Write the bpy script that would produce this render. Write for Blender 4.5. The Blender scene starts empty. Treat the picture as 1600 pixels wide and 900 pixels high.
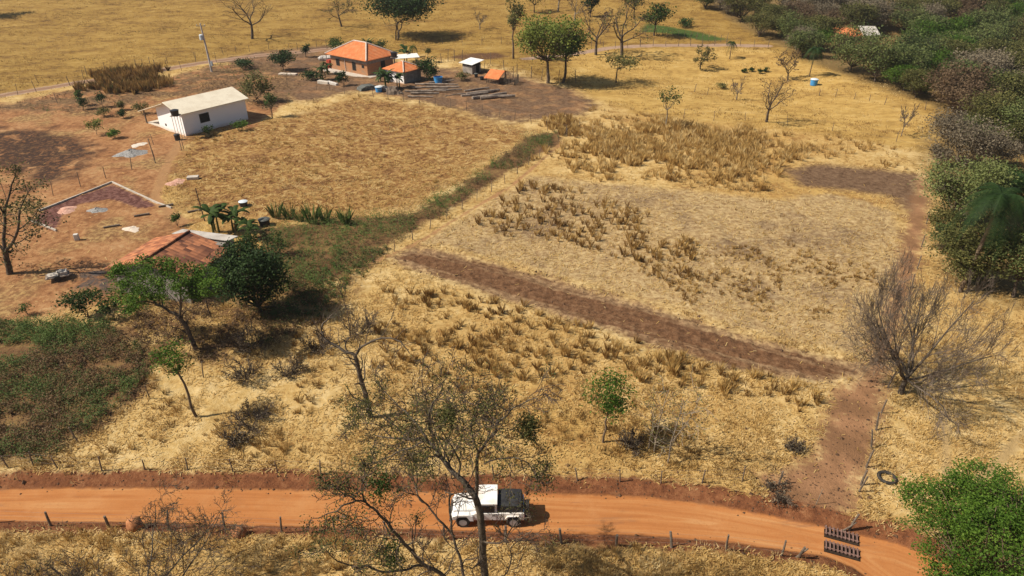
import bpy, math, random
import numpy as np
from mathutils import Vector

# ------------------------------------------------------------------ camera, light, exposure
SC = bpy.context.scene
COL = SC.collection
CAM_H, PITCH, HFOV = 28.0, math.radians(30), math.radians(73)
cam = bpy.data.cameras.new('camera'); cam.angle = HFOV; cam.clip_end = 5000; cam.clip_start = 0.3
camo = bpy.data.objects.new('camera', cam); COL.objects.link(camo)
camo.location = (0, 0, CAM_H); camo.rotation_euler = (math.pi/2 - PITCH, 0, 0)
SC.camera = camo
SUN_EL, SUN_AZ = math.radians(47), math.radians(9)        # light travels towards +X and a little +Y
w = bpy.data.worlds.new('World'); SC.world = w; w.use_nodes = True
wn = w.node_tree.nodes; wl = w.node_tree.links
sky = wn.new('ShaderNodeTexSky'); sky.sky_type = 'NISHITA'; sky.sun_disc = False
sky.sun_elevation = SUN_EL; sky.sun_rotation = math.radians(261); sky.dust_density = 2.0
bg = wn['Background']; bg.inputs['Strength'].default_value = 0.052
wl.new(sky.outputs[0], bg.inputs['Color'])
sl = bpy.data.lights.new('sun', 'SUN'); sl.energy = 4.3; sl.angle = math.radians(0.5); sl.color = (1.0, 0.91, 0.77)
so = bpy.data.objects.new('sun', sl); COL.objects.link(so)
LD = Vector((math.cos(SUN_EL)*math.cos(SUN_AZ), math.cos(SUN_EL)*math.sin(SUN_AZ), -math.sin(SUN_EL)))
so.rotation_euler = LD.to_track_quat('-Z', 'Y').to_euler(); so.location = (-60, 0, 80)
vs = SC.view_settings; vs.view_transform = 'Standard'; vs.look = 'None'; vs.exposure = 0.58; vs.gamma = 1
SC.cycles.max_bounces = 5; SC.cycles.transparent_max_bounces = 4

# ------------------------------------------------------------------ helpers
FPX = 800/math.tan(HFOV/2)
cP, sP = math.cos(PITCH), math.sin(PITCH)
def ray(u, v):
    x = (u-800)/FPX; y = -(v-450)/FPX
    return np.array([x, cP + y*sP, -sP + y*cP])
def vnoise(x, y, seed=0):
    x = np.asarray(x, float); y = np.asarray(y, float)
    xi = np.floor(x); yi = np.floor(y); fx = x-xi; fy = y-yi
    fx = fx*fx*(3-2*fx); fy = fy*fy*(3-2*fy)
    def h(a, b):
        s = np.sin(a*127.1 + b*311.7 + seed*74.7)*43758.5453
        return s - np.floor(s)
    return (h(xi, yi)*(1-fx) + h(xi+1, yi)*fx)*(1-fy) + (h(xi, yi+1)*(1-fx) + h(xi+1, yi+1)*fx)*fy
def sstep(a, b, x):
    t = np.clip((x-a)/(b-a), 0, 1); return t*t*(3-2*t)
def hbase(x, y):
    x = np.asarray(x, float); y = np.asarray(y, float)
    s = np.clip(y-138, 0, None); s = s*s/(s+35)
    h = 0.055*s + 0.055*s*sstep(20, 80, x)
    h = h - 1.8*np.exp(-((x-36)/20)**2 - ((y-122)/20)**2)
    h = h - 2.5*sstep(55, 90, x)*sstep(60, 100, y)*(1-sstep(140, 190, y))
    far = sstep(90, 160, y)
    h = h + far*1.6*(vnoise(x/34, y/34, 3)-.5)
    h = h + 0.5*(vnoise(x/14, y/14, 5)-.5)*sstep(40, 70, y)
    h = np.where(h > 45, 45 + (h-45)*.2, h)
    return h
_T = np.concatenate([np.arange(18, 260, .25), np.arange(260, 900, 2.0)])
def G(u, v):
    d = ray(u, v); X = d[0]*_T; Y = d[1]*_T; Z = CAM_H + d[2]*_T
    f = Z - hbase(X, Y); i = int(np.argmax(f < 0)) if (f < 0).any() else len(_T)-1
    if i > 0 and f[i] < 0:
        a = f[i-1]/(f[i-1]-f[i]); t = _T[i-1] + a*(_T[i]-_T[i-1])
    else: t = _T[i]
    return np.array([d[0]*t, d[1]*t, CAM_H + d[2]*t])
def PY(u, v, Y):
    d = ray(u, v); t = Y/d[1]; return np.array([d[0]*t, Y, CAM_H + d[2]*t])
def PZ(u, v, z):
    d = ray(u, v); t = (z-CAM_H)/d[2]; return np.array([d[0]*t, d[1]*t, z])
def depth(p): return p[1]*cP + (CAM_H-p[2])*sP
def project(p):
    y = p[1]*sP + (p[2]-CAM_H)*cP; dd = depth(p)
    return 800 + FPX*p[0]/dd, 450 - FPX*y/dd
def poly(*px): return np.array([G(u, v)[:2] for u, v in px])
def sdpoly(X, Y, P, cap=6.0):
    out = np.full(X.shape, cap)
    mn = P.min(0)-cap; mx = P.max(0)+cap
    m = (X > mn[0]) & (X < mx[0]) & (Y > mn[1]) & (Y < mx[1])
    if not m.any(): return out
    x = X[m]; y = Y[m]; d = np.full(x.shape, 1e9); ins = np.zeros(x.shape, bool); n = len(P)
    for i in range(n):
        a = P[i]; b = P[(i+1) % n]; e = b-a
        wx = x-a[0]; wy = y-a[1]
        t = np.clip((wx*e[0]+wy*e[1])/(e@e+1e-12), 0, 1)
        d = np.minimum(d, (wx-e[0]*t)**2 + (wy-e[1]*t)**2)
        if a[1] != b[1]:
            c = ((a[1] > y) != (b[1] > y)) & (x < (b[0]-a[0])*(y-a[1])/(b[1]-a[1]) + a[0])
            ins ^= c
    d = np.sqrt(d); d[ins] *= -1
    out[m] = np.clip(d, -cap, cap); return out
def sdline(X, Y, P, half, cap=6.0):
    out = np.full(X.shape, cap)
    mn = P.min(0)-cap-half; mx = P.max(0)+cap+half
    m = (X > mn[0]) & (X < mx[0]) & (Y > mn[1]) & (Y < mx[1])
    if not m.any(): return out
    x = X[m]; y = Y[m]; d = np.full(x.shape, 1e9)
    for i in range(len(P)-1):
        a = P[i]; e = P[i+1]-a; wx = x-a[0]; wy = y-a[1]
        t = np.clip((wx*e[0]+wy*e[1])/(e@e+1e-12), 0, 1)
        d = np.minimum(d, (wx-e[0]*t)**2 + (wy-e[1]*t)**2)
    out[m] = np.clip(np.sqrt(d)-half, -cap, cap); return out

def np_mesh(name, V, F, mat, parent=None, attrs=None, smooth=False, loc=None):
    V = np.asarray(V, np.float32); me = bpy.data.meshes.new(name)
    me.vertices.add(len(V)); me.vertices.foreach_set('co', V.ravel())
    if isinstance(F, np.ndarray):
        nf, k = F.shape; me.loops.add(nf*k); me.loops.foreach_set('vertex_index', F.astype(np.int32).ravel())
        me.polygons.add(nf); me.polygons.foreach_set('loop_start', np.arange(0, nf*k, k, dtype=np.int32))
    else:
        lens = np.array([len(f) for f in F], np.int32); tot = int(lens.sum())
        me.loops.add(tot); me.loops.foreach_set('vertex_index', np.array([i for f in F for i in f], np.int32))
        me.polygons.add(len(F)); me.polygons.foreach_set('loop_start', np.concatenate([[0], np.cumsum(lens)[:-1]]).astype(np.int32))
    me.update(calc_edges=True)
    me.polygons.foreach_set('use_smooth', np.full(len(me.polygons), bool(smooth)))
    if attrs:
        for k_, a in attrs.items():
            at = me.attributes.new(k_, 'FLOAT', 'POINT'); at.data.foreach_set('value', np.asarray(a, np.float32))
    me.validate()
    if mat: me.materials.append(mat)
    o = bpy.data.objects.new(name, me); COL.objects.link(o)
    if parent: o.parent = parent
    if loc is not None: o.location = loc
    return o
def tag(o, label=None, cat=None, group=None, kind=None):
    if label: o['label'] = label
    if cat: o['category'] = cat
    if group: o['group'] = group
    if kind: o['kind'] = kind
    return o
def thing(name, label, cat, loc=(0, 0, 0), rz=0, group=None):
    o = bpy.data.objects.new(name, None); COL.objects.link(o); o.empty_display_size = .3
    o.location = [float(c) for c in loc]; o.rotation_euler = (0, 0, rz)
    return tag(o, label, cat, group)
class MB:
    def __init__(s): s.V = []; s.F = []
    def add(s, V, F):
        n = len(s.V); s.V += [tuple(map(float, v)) for v in V]; s.F += [tuple(i+n for i in f) for f in F]; return s
    def box(s, a, b, rz=0, c=None):
        x0, y0, z0 = a; x1, y1, z1 = b
        V = [(x0,y0,z0),(x1,y0,z0),(x1,y1,z0),(x0,y1,z0),(x0,y0,z1),(x1,y0,z1),(x1,y1,z1),(x0,y1,z1)]
        if rz:
            cx, cy = c or ((x0+x1)/2, (y0+y1)/2); C, S = math.cos(rz), math.sin(rz)
            V = [(cx+(x-cx)*C-(y-cy)*S, cy+(x-cx)*S+(y-cy)*C, z) for x, y, z in V]
        return s.add(V, [(0,3,2,1),(4,5,6,7),(0,1,5,4),(1,2,6,5),(2,3,7,6),(3,0,4,7)])
    def prism(s, top, th):                       # slab: polygon of 3-D points extruded down by th
        n = len(top); V = [tuple(p) for p in top] + [(p[0], p[1], p[2]-th) for p in top]
        F = [tuple(range(n)), tuple(range(2*n-1, n-1, -1))] + [(i, i+n, (i+1) % n + n, (i+1) % n) for i in range(n)]
        return s.add(V, F)
    def extr(s, prof, y0, y1):                   # x-z profile extruded along y
        n = len(prof); V = [(x, y0, z) for x, z in prof] + [(x, y1, z) for x, z in prof]
        F = [tuple(range(n)), tuple(range(2*n-1, n-1, -1))] + [(i, i+n, (i+1) % n + n, (i+1) % n) for i in range(n)]
        return s.add(V, F)
    def tube(s, pts, rad, k=6):
        V, F = tubes([(np.array(pts, float), np.array(rad, float) if np.ndim(rad) else np.full(len(pts), rad), k)])
        s.add(V, F)
        n0 = len(s.V)-len(V); m = len(pts)
        s.F.append(tuple(n0+i for i in range(k-1, -1, -1))); s.F.append(tuple(n0+(m-1)*k+i for i in range(k)))
        return s
    def lathe(s, prof, k=20, c=(0, 0, 0)):       # (r,z) rings
        V = [(c[0]+r*math.cos(2*math.pi*i/k), c[1]+r*math.sin(2*math.pi*i/k), c[2]+z) for r, z in prof for i in range(k)]
        F = [(j*k+i, j*k+(i+1) % k, (j+1)*k+(i+1) % k, (j+1)*k+i) for j in range(len(prof)-1) for i in range(k)]
        F += [tuple(range(k-1, -1, -1)), tuple((len(prof)-1)*k+i for i in range(k))]
        return s.add(V, F)
    def lump(s, c, r, rng, nz=.25, k=10):        # irregular rock / heap lump
        V = []; F = []; rows = 5
        for j in range(rows+1):
            th = math.pi*j/rows
            for i in range(k):
                q = 1+rng.uniform(-nz, nz) if 0 < j < rows else 1
                a = 2*math.pi*i/k
                V.append((c[0]+r[0]*q*math.sin(th)*math.cos(a), c[1]+r[1]*q*math.sin(th)*math.sin(a), c[2]+r[2]*q*math.cos(th)))
        for j in range(rows):
            for i in range(k): F.append((j*k+i, (j+1)*k+i, (j+1)*k+(i+1) % k, j*k+(i+1) % k))
        return s.add(V, F)
    def build(s, name, mat, parent=None, smooth=False, bevel=0):
        o = np_mesh(name, np.array(s.V), s.F, mat, parent, smooth=smooth)
        if bevel:
            b = o.modifiers.new('bevel', 'BEVEL'); b.width = bevel; b.segments = 2; b.limit_method = 'ANGLE'
        return o
def tubes(brs):
    VV = []; FF = []; n = 0
    for pts, rad, k in brs:
        m = len(pts); T = np.gradient(pts, axis=0); T /= np.linalg.norm(T, axis=1)[:, None]+1e-9
        ref = np.array([0, 0, 1.]) if abs(T[0][2]) < .9 else np.array([1., 0, 0])
        A = np.cross(T, ref); A /= np.linalg.norm(A, axis=1)[:, None]+1e-9; B = np.cross(T, A)
        an = np.arange(k)*2*np.pi/k
        R = pts[:, None, :] + rad[:, None, None]*(np.cos(an)[None, :, None]*A[:, None, :] + np.sin(an)[None, :, None]*B[:, None, :])
        VV.append(R.reshape(-1, 3))
        i = np.arange(m-1)[:, None]*k; j = np.arange(k)[None, :]; j2 = (j+1) % k
        FF.append(np.stack([i+j, i+j2, i+k+j2, i+k+j], -1).reshape(-1, 4)+n); n += m*k
    return np.concatenate(VV), np.concatenate(FF)

# ------------------------------------------------------------------ node helpers and materials
class NT:
    def __init__(s, name):
        s.m = bpy.data.materials.new(name); s.m.use_nodes = True; s.t = s.m.node_tree; s.n = s.t.nodes
        s.b = s.n['Principled BSDF']; s.out = s.n['Material Output']
        s.b.inputs['Roughness'].default_value = .85; s.b.inputs['Specular IOR Level'].default_value = .15
    def L(s, a, b): s.t.links.new(a, b)
    def put(s, sock, v):
        if hasattr(v, 'is_output'): s.L(v, sock)
        elif isinstance(v, (tuple, list)) and len(v) == 3 and sock.type == 'RGBA': sock.default_value = (*v, 1)
        else: sock.default_value = v
    def pos(s): return s.n.new('ShaderNodeNewGeometry').outputs['Position']
    def obj(s): return s.n.new('ShaderNodeTexCoord').outputs['Object']
    def attr(s, nm): a = s.n.new('ShaderNodeAttribute'); a.attribute_name = nm; return a.outputs['Fac']
    def vmap(s, v, sc, rot=(0, 0, 0)):
        m = s.n.new('ShaderNodeMapping'); s.L(v, m.inputs[0]); m.inputs['Scale'].default_value = sc; m.inputs['Rotation'].default_value = rot; return m.outputs[0]
    def noise(s, v, sc, det=3, rough=.55, dist=0):
        m = s.n.new('ShaderNodeTexNoise'); s.L(v, m.inputs['Vector']); m.inputs['Scale'].default_value = sc
        m.inputs['Detail'].default_value = det; m.inputs['Roughness'].default_value = rough; m.inputs['Distortion'].default_value = dist
        return m.outputs['Fac']
    def voro(s, v, sc, feat='F1'):
        m = s.n.new('ShaderNodeTexVoronoi'); m.feature = feat; s.L(v, m.inputs['Vector']); m.inputs['Scale'].default_value = sc; return m.outputs['Distance']
    def math(s, op, a, b=0.0, c=None):
        m = s.n.new('ShaderNodeMath'); m.operation = op; s.put(m.inputs[0], a); s.put(m.inputs[1], b)
        if c is not None: s.put(m.inputs[2], c)
        return m.outputs[0]
    def mr(s, v, a, b, c=0.0, d=1.0, smooth=True):
        m = s.n.new('ShaderNodeMapRange'); m.interpolation_type = 'SMOOTHSTEP' if smooth else 'LINEAR'
        s.put(m.inputs[0], v); 
        for i, q in enumerate((a, b, c, d)): m.inputs[i+1].default_value = q
        return m.outputs[0]
    def mix(s, f, a, b, mode='MIX'):
        m = s.n.new('ShaderNodeMix'); m.data_type = 'RGBA'; m.blend_type = mode; m.clamp_factor = True
        s.put(m.inputs[0], f); s.put(m.inputs[6], a); s.put(m.inputs[7], b); return m.outputs[2]
    def ramp(s, f, *st):
        r = s.n.new('ShaderNodeValToRGB'); s.put(r.inputs[0], f); e = r.color_ramp.elements
        while len(e) < len(st): e.new(.5)
        for i, (p, c) in enumerate(st): e[i].position = p; e[i].color = (*c, 1)
        return r.outputs[0]
    def bump(s, h, strength=.5, dist=.05):
        b = s.n.new('ShaderNodeBump'); b.inputs['Strength'].default_value = strength; b.inputs['Distance'].default_value = dist
        s.L(h, b.inputs['Height']); s.L(b.outputs[0], s.b.inputs['Normal'])
    def col(s, c): s.put(s.b.inputs['Base Color'], c); return s
    def rough(s, r, spec=.3): s.put(s.b.inputs['Roughness'], r); s.b.inputs['Specular IOR Level'].default_value = spec; return s
    def translucent(s, c, amt):
        t = s.n.new('ShaderNodeBsdfTranslucent'); s.put(t.inputs[0], c); mx = s.n.new('ShaderNodeMixShader'); mx.inputs[0].default_value = amt
        s.L(s.b.outputs[0], mx.inputs[1]); s.L(t.outputs[0], mx.inputs[2]); s.L(mx.outputs[0], s.out.inputs[0]); return s
def weathered(name, c1, c2, sc=2.0, rough=.8, bump=.3, spec=.2, c3=None):
    t = NT(name); p = t.obj(); n = t.noise(p, sc, 5, .65); f = t.noise(p, sc*7, 4, .7)
    c = t.mix(t.mr(n, .35, .65), c1, c2)
    if c3: c = t.mix(t.mr(f, .55, .7), c, c3)
    t.col(c).rough(rough, spec); t.bump(f, bump, .02); return t.m
def leafmat(name, *stops, trans=.3):
    t = NT(name); c = t.ramp(t.attr('tint'), *stops); t.col(c).rough(.65, .15); t.translucent(c, trans); return t.m
M = {}
M['bark_grey'] = weathered('bark grey', (.15,.12,.09), (.28,.23,.17), 3, .9, .6)
M['bark_dark'] = weathered('bark dark', (.055,.04,.03), (.12,.09,.065), 3, .9, .6)
M['bark_brown'] = weathered('bark brown', (.11,.075,.05), (.19,.14,.09), 3, .9, .6)
M['bark_lichen'] = weathered('bark lichen', (.055,.042,.032), (.12,.095,.07), 2.2, .9, .6, c3=(.30,.26,.20))
M['twig'] = weathered('twig', (.055,.04,.03), (.11,.08,.058), 1.5, .9, .2)
M['twig_grey'] = weathered('twig grey', (.095,.072,.055), (.17,.13,.098), 1.5, .9, .2)
M['post'] = weathered('post wood', (.10,.08,.06), (.20,.155,.12), 4, .9, .5)
M['wire'] = weathered('wire', (.16,.13,.11), (.22,.17,.14), 4, .6, .1)
M['leaf_dark'] = leafmat('leaf dark', (0,(.012,.026,.007)), (.5,(.024,.05,.012)), (1,(.05,.085,.02)), trans=.2)
M['leaf_mid'] = leafmat('leaf mid', (0,(.03,.055,.012)), (.5,(.055,.095,.018)), (1,(.10,.15,.03)))
M['leaf_bright'] = leafmat('leaf bright', (0,(.04,.085,.01)), (.5,(.075,.145,.016)), (1,(.14,.22,.03)))
M['leaf_lime'] = leafmat('leaf lime', (0,(.06,.09,.016)), (.5,(.115,.155,.025)), (1,(.19,.22,.045)))
M['leaf_olive'] = leafmat('leaf olive', (0,(.058,.064,.02)), (.5,(.12,.12,.036)), (1,(.20,.175,.058)))
M['leaf_wood'] = leafmat('leaf wood', (0,(.036,.058,.02)), (.5,(.105,.132,.042)), (1,(.18,.205,.068)))
M['leaf_dry'] = leafmat('leaf dry', (0,(.07,.045,.028)), (.5,(.13,.085,.05)), (1,(.20,.14,.08)))
M['leaf_greybrown'] = leafmat('leaf grey brown', (0,(.09,.074,.052)), (.5,(.16,.13,.088)), (1,(.24,.20,.135)))
M['grass'] = leafmat('dry grass', (0,(.06,.068,.016)), (.12,(.13,.068,.024)), (.36,(.29,.165,.052)), (.62,(.52,.345,.118)), (1,(.66,.52,.27)), trans=.25)
M['weed'] = leafmat('weed leaves', (0,(.10,.062,.038)), (.4,(.22,.135,.065)), (.52,(.11,.105,.036)), (.7,(.075,.11,.03)), (1,(.11,.165,.04)), trans=.25)

# ------------------------------------------------------------------ zones of the ground (read off as outlines on the terrain)
Z = {}
road_top = [(-140,757),(0,756),(200,754),(450,758),(850,763),(1000,768),(1100,779),(1200,797),(1300,818),(1400,840),(1480,870),(1600,915),(1720,960)]
road_bot = [(1560,1010),(1440,960),(1370,905),(1335,880),(1290,861),(1150,841),(1000,829),(850,826),(700,821),(450,815),(250,809),(0,807),(-140,809)]
Z['road'] = poly(*road_top, *road_bot)
Z['plough'] = poly((645,384),(720,396),(850,432),(1000,472),(1200,535),(1362,570),(1355,590),(1280,603),(1130,572),(980,527),(850,487),(740,452),(650,424),(600,402))
Z['lane'] = poly((1442,270),(1452,330),(1435,420),(1395,560),(1382,640),(1352,760),(1340,800),(1300,815),(1210,790),(1180,740),(1270,715),(1285,660),(1300,610),(1340,585),(1372,520),(1400,420),(1420,330))
Z['topsoil'] = poly((1222,263),(1290,256),(1442,272),(1446,335),(1420,345),(1400,310),(1340,300),(1250,290))
Z['litter'] = poly((655,380),(740,330),(830,275),(1215,312),(1290,300),(1400,330),(1415,420),(1370,560),(1200,525),(1000,465),(850,425),(720,390))
Z['farmyard'] = poly((395,82),(520,70),(620,95),(700,108),(790,112),(900,140),(935,165),(915,178),(800,192),(690,165),(560,143),(470,160),(400,150),(440,120),(330,95))
Z['redyard'] = poly((-200,165),(20,160),(140,134),(262,122),(330,101),(420,100),(470,130),(440,168),(390,200),(300,205),(262,270),(245,320),(300,345),(290,360),(200,400),(190,470),(120,480),(60,500),(-200,520))
Z['burnt'] = poly((-120,200),(60,203),(120,212),(152,232),(130,262),(95,285),(60,290),(20,262),(-120,250))
Z['pad'] = poly((47,347),(70,327),(175,287),(248,321),(215,325),(172,310),(125,318),(100,332),(92,348),(86,361))
Z['weeds'] = poly((-150,500),(60,505),(200,500),(245,560),(215,620),(140,680),(60,725),(-150,730))
Z['cassava'] = poly((400,360),(500,345),(640,335),(740,275),(830,212),(878,205),(880,222),(800,265),(700,330),(600,385),(560,420),(480,465),(440,460))
Z['meadow'] = poly((290,215),(420,190),(560,150),(700,170),(830,205),(740,270),(640,330),(500,345),(430,350),(300,330),(255,290))
Z['pasture'] = poly((-400,120),(0,148),(130,126),(260,106),(400,83),(520,70),(640,85),(800,108),(900,135),(1000,175),(1250,200),(1470,240),(1480,165),(1200,60),(1020,-45),(-700,-45))
Z['slope'] = poly((880,80),(1000,78),(1140,72),(1210,80),(1320,115),(1480,165),(1475,240),(1250,205),(1000,178),(900,140))
Z['forest'] = poly((1052,-30),(1120,16),(1165,46),(1205,66),(1250,90),(1310,114),(1400,146),(1470,172),(1440,250),(1470,330),(1480,420),(1530,470),(1640,480),(1900,400),(1900,-30))
Z['scrub'] = poly((-60,172),(20,160),(140,134),(262,122),(330,101),(420,98),(475,130),(430,170),(300,150),(235,152),(150,180),(60,174))
Z['thicket'] = poly((185,455),(350,455),(440,435),(500,400),(610,388),(575,430),(540,470),(500,510),(420,548),(330,566),(240,565),(205,520))
Z['brush'] = poly((704,89),(735,84),(775,82),(795,88),(770,93),(730,94))
Z['crop'] = poly((1010,37),(1100,52),(1140,62),(1100,64),(1040,52),(1000,50))
Z['ash'] = poly((165,405),(250,395),(300,410),(180,460),(110,450),(95,430))
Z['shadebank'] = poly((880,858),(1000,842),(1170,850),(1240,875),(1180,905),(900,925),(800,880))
LN = {}
LN['track'] = poly((-160,176),(0,150),(130,128),(260,108),(400,87),(520,76)); 
LN['track2'] = poly((820,92),(950,75),(1130,70),(1200,72))
LN['path'] = poly((300,195),(278,225),(258,262),(243,310),(262,330),(285,345))
LN['foot'] = poly((1480,760),(1476,700),(1475,640))
LN['foot2'] = poly((1500,790),(1560,720),(1610,670))
LN['foot3'] = poly((0,850),(50,865),(100,900),(160,940))
LN['fieldpath'] = poly((560,420),(610,398),(660,375),(745,322),(800,290),(880,222))
LW = dict(track=1.3, track2=1.0, path=.5, foot=.25, foot2=.3, foot3=.3, fieldpath=.2)
def zsd(nm, X, Y): return sdpoly(X, Y, Z[nm]) if nm in Z else sdline(X, Y, LN[nm], LW[nm])
def hfull(X, Y, sr=None, sp=None):
    X = np.asarray(X, float); Y = np.asarray(Y, float)
    h = hbase(X, Y)
    if sr is None: sr = zsd('road', X, Y)
    if sp is None: sp = zsd('plough', X, Y)
    nb = vnoise(X*.8, Y*.8, 9)*.5
    h = h - .42*(1-sstep(-.25, .75+nb, sr))
    off = sstep(-.3, .6, sr)
    h = h + off*(.10*(vnoise(X/1.7, Y/1.7, 1)-.5) + .07*(vnoise(X/.5, Y/.5, 2)-.5)) + (1-off)*.025*(vnoise(X/.8, Y/.35, 4)-.5)
    pl = 1-sstep(-.3, .3, sp)
    t = (X*.87+Y*-.5); wv = X*.47+Y*.88
    h = h + pl*(.05*np.sin(wv*2*math.pi/1.05) + .16*(vnoise(X/.32, Y/.32, 6)-.5) - .05)
    return h
def hz(x, y): return float(hfull(np.array([x]), np.array([y]))[0])
def GF(u, v):
    p = G(u, v); p[2] = hz(p[0], p[1]); return p

# ------------------------------------------------------------------ ground sheet, split into ground / road / track / soil pieces
NR, NC = 860, 860
yy = np.exp(np.linspace(math.log(22), math.log(1600), NR)) - 20
ss = np.linspace(-1, 1, NC)
Yg = np.repeat(yy[:, None], NC, 1); Xg = ss[None, :]*(Yg*.95+34)
Xf = Xg.ravel(); Yf = Yg.ravel()
SD = {k: zsd(k, Xf, Yf) for k in list(Z)+list(LN)}
Zf = hfull(Xf, Yf, SD['road'], SD['plough'])
def ground_material():
    t = NT('ground'); P = t.pos()
    nL = t.noise(P, .045, 3); nM = t.noise(P, .35, 4, .6); nS = t.noise(P, 2.0, 5, .68); nF = t.noise(P, 8.5, 4, .7, .8)
    nC = t.noise(P, .28, 5, .68, .6)
    fib = t.noise(t.vmap(P, (2.2, 9, 3), (0, 0, .5)), 1.2, 4, .7, 1.8)
    fib2 = t.noise(t.vmap(P, (10, 2.6, 3), (0, 0, .3)), 1.2, 4, .7, 1.8)
    fb = t.math('MAXIMUM', fib, fib2)
    v = t.math('ADD', t.math('MULTIPLY', nM, .4), t.math('ADD', t.math('MULTIPLY', nS, .4), t.math('MULTIPLY', fb, .3)))
    straw = t.ramp(v, (.38,(.15,.08,.03)), (.46,(.36,.205,.066)), (.535,(.60,.405,.145)), (.66,(.76,.575,.275)))
    straw = t.mix(t.mr(nL, .4, .65), straw, t.ramp(v, (.38,(.13,.065,.026)), (.49,(.36,.195,.06)), (.62,(.60,.39,.125))))
    SDn = {}
    def mask(k, wd=.25, a=.8, b=.7):
        s = t.attr('sd_'+k)
        s = t.math('ADD', s, t.math('MULTIPLY', t.math('SUBTRACT', nM, .5), a*2))
        s = t.math('ADD', s, t.math('MULTIPLY', t.math('SUBTRACT', nS, .5), b*2))
        return t.mr(s, wd, -wd)
    c = straw
    # pasture: golden with drawn-out brown flecks
    pn = t.noise(t.vmap(P, (.13, .22, .3)), 1.0, 5, .66); pf = t.noise(t.vmap(P, (.8, 1.4, 1)), 1.0, 5, .72)
    pv = t.math('ADD', t.math('MULTIPLY', pn, .55), t.math('MULTIPLY', pf, .5))
    past = t.ramp(pv, (.38,(.12,.065,.022)), (.455,(.26,.15,.04)), (.55,(.38,.235,.058)), (.68,(.48,.32,.10)))
    c = t.mix(mask('pasture', 2.5, 2, 0), c, past)
    gold = t.ramp(pv, (.37,(.24,.14,.045)), (.44,(.43,.265,.075)), (.55,(.58,.375,.11)), (.68,(.68,.48,.18)))
    c = t.mix(mask('slope', 2.5, 2, 0), c, gold)
    mn = t.noise(P, .9, 5, .7, 1.6)
    mead = t.ramp(t.math('ADD', t.math('MULTIPLY', mn, .7), t.math('MULTIPLY', fb, .3)), (.38,(.10,.045,.018)), (.455,(.25,.12,.042)), (.53,(.42,.25,.08)), (.64,(.62,.45,.20)))
    mead = t.mix(t.math('MULTIPLY', t.mr(t.noise(P, .22, 5, .7), .5, .66), .75), mead, t.ramp(mn, (.36,(.09,.04,.017)), (.5,(.21,.10,.04)), (.62,(.36,.20,.075))))
    c = t.mix(mask('meadow', 2, 2.5), c, mead)
    lit = t.ramp(t.math('ADD', t.math('MULTIPLY', nS, .5), t.math('MULTIPLY', fb, .5)), (.39,(.20,.115,.05)), (.49,(.42,.28,.125)), (.58,(.62,.46,.22)), (.7,(.76,.61,.36)))
    lit = t.mix(t.mr(t.noise(P, .13, 4, .6), .48, .66), lit, t.ramp(t.math('ADD', t.math('MULTIPLY', nS, .5), t.math('MULTIPLY', fb, .5)), (.41,(.16,.10,.052)), (.53,(.30,.20,.105)), (.64,(.56,.42,.22))))
    c = t.mix(mask('litter', .8, 1.5), c, lit)
    soil = t.ramp(t.math('ADD', t.math('MULTIPLY', nS, .6), t.math('MULTIPLY', nF, .4)), (.36,(.075,.037,.019)), (.5,(.18,.092,.044)), (.64,(.29,.165,.085)))
    greysoil = t.ramp(t.math('ADD', t.math('MULTIPLY', nS, .6), t.math('MULTIPLY', nF, .4)), (.36,(.09,.05,.026)), (.5,(.19,.115,.064)), (.64,(.29,.19,.11)))
    red = t.ramp(t.math('ADD', t.math('MULTIPLY', nM, .5), t.math('MULTIPLY', nS, .5)), (.36,(.20,.09,.04)), (.46,(.33,.155,.064)), (.55,(.46,.245,.105)), (.68,(.54,.34,.165)))
    red = t.mix(t.mr(t.noise(P, .16, 4), .5, .64), red, t.mix(t.mr(nS, .42, .6), (.26,.14,.06), (.48,.31,.125)))
    weeds = t.ramp(t.math('ADD', t.math('MULTIPLY', nS, .5), t.math('MULTIPLY', nM, .5)), (.36,(.10,.055,.028)), (.48,(.20,.11,.05)), (.58,(.27,.17,.065)), (.7,(.42,.27,.10)))
    c = t.mix(mask('redyard', 1.0, 2.2), c, red)
    c = t.mix(mask('farmyard', 1.6, 3.0, 1.0), c, t.mix(t.mr(nM, .45, .62), greysoil, t.mix(.5, red, greysoil)))
    c = t.mix(t.math('MULTIPLY', mask('burnt', 1.5, 4, 1.5), t.math('MULTIPLY', t.mr(nC, .36, .48), t.mr(nS, .36, .52, .35, 1.0))), c, t.mix(nS, (.028,.02,.016), (.10,.055,.035)))
    c = t.mix(t.math('MULTIPLY', mask('ash', 1.2, 2.5, 1.2), t.mr(nC, .42, .56)), c, t.mix(nS, (.06,.05,.045), (.15,.12,.10)))
    c = t.mix(mask('weeds', 1.2, 2.6, 1.2), c, weeds)
    c = t.mix(mask('cassava', .6, 1.2), c, weeds)
    c = t.mix(t.math('MULTIPLY', mask('scrub', 1.5, 3, 1.5), t.mr(t.noise(P, .3, 5, .65), .38, .56)), c, t.mix(t.mr(nS, .4, .62), (.13,.075,.04), (.30,.185,.085)))
    c = t.mix(t.math('MULTIPLY', mask('thicket', 1.5, 2.5, 1.2), t.mr(t.noise(P, .5, 5, .65), .36, .55)), c, weeds)
    c = t.mix(mask('pad', .25, .5, .5), c, t.mix(t.mr(nS, .4, .62), (.12,.048,.036), (.25,.125,.095)))
    c = t.mix(t.math('MULTIPLY', mask('forest', 2.0, 3.0, 1.5), .85), c, t.mix(nS, (.10,.07,.03), (.26,.17,.065)))
    c = t.mix(t.math('MULTIPLY', mask('brush', 1.0, 2.0, 1), .9), c, t.mix(nS, (.06,.03,.02), (.20,.10,.055)))
    c = t.mix(mask('crop', 1, .5, .2), c, t.mix(nS, (.05,.09,.02), (.10,.15,.035)))
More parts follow.
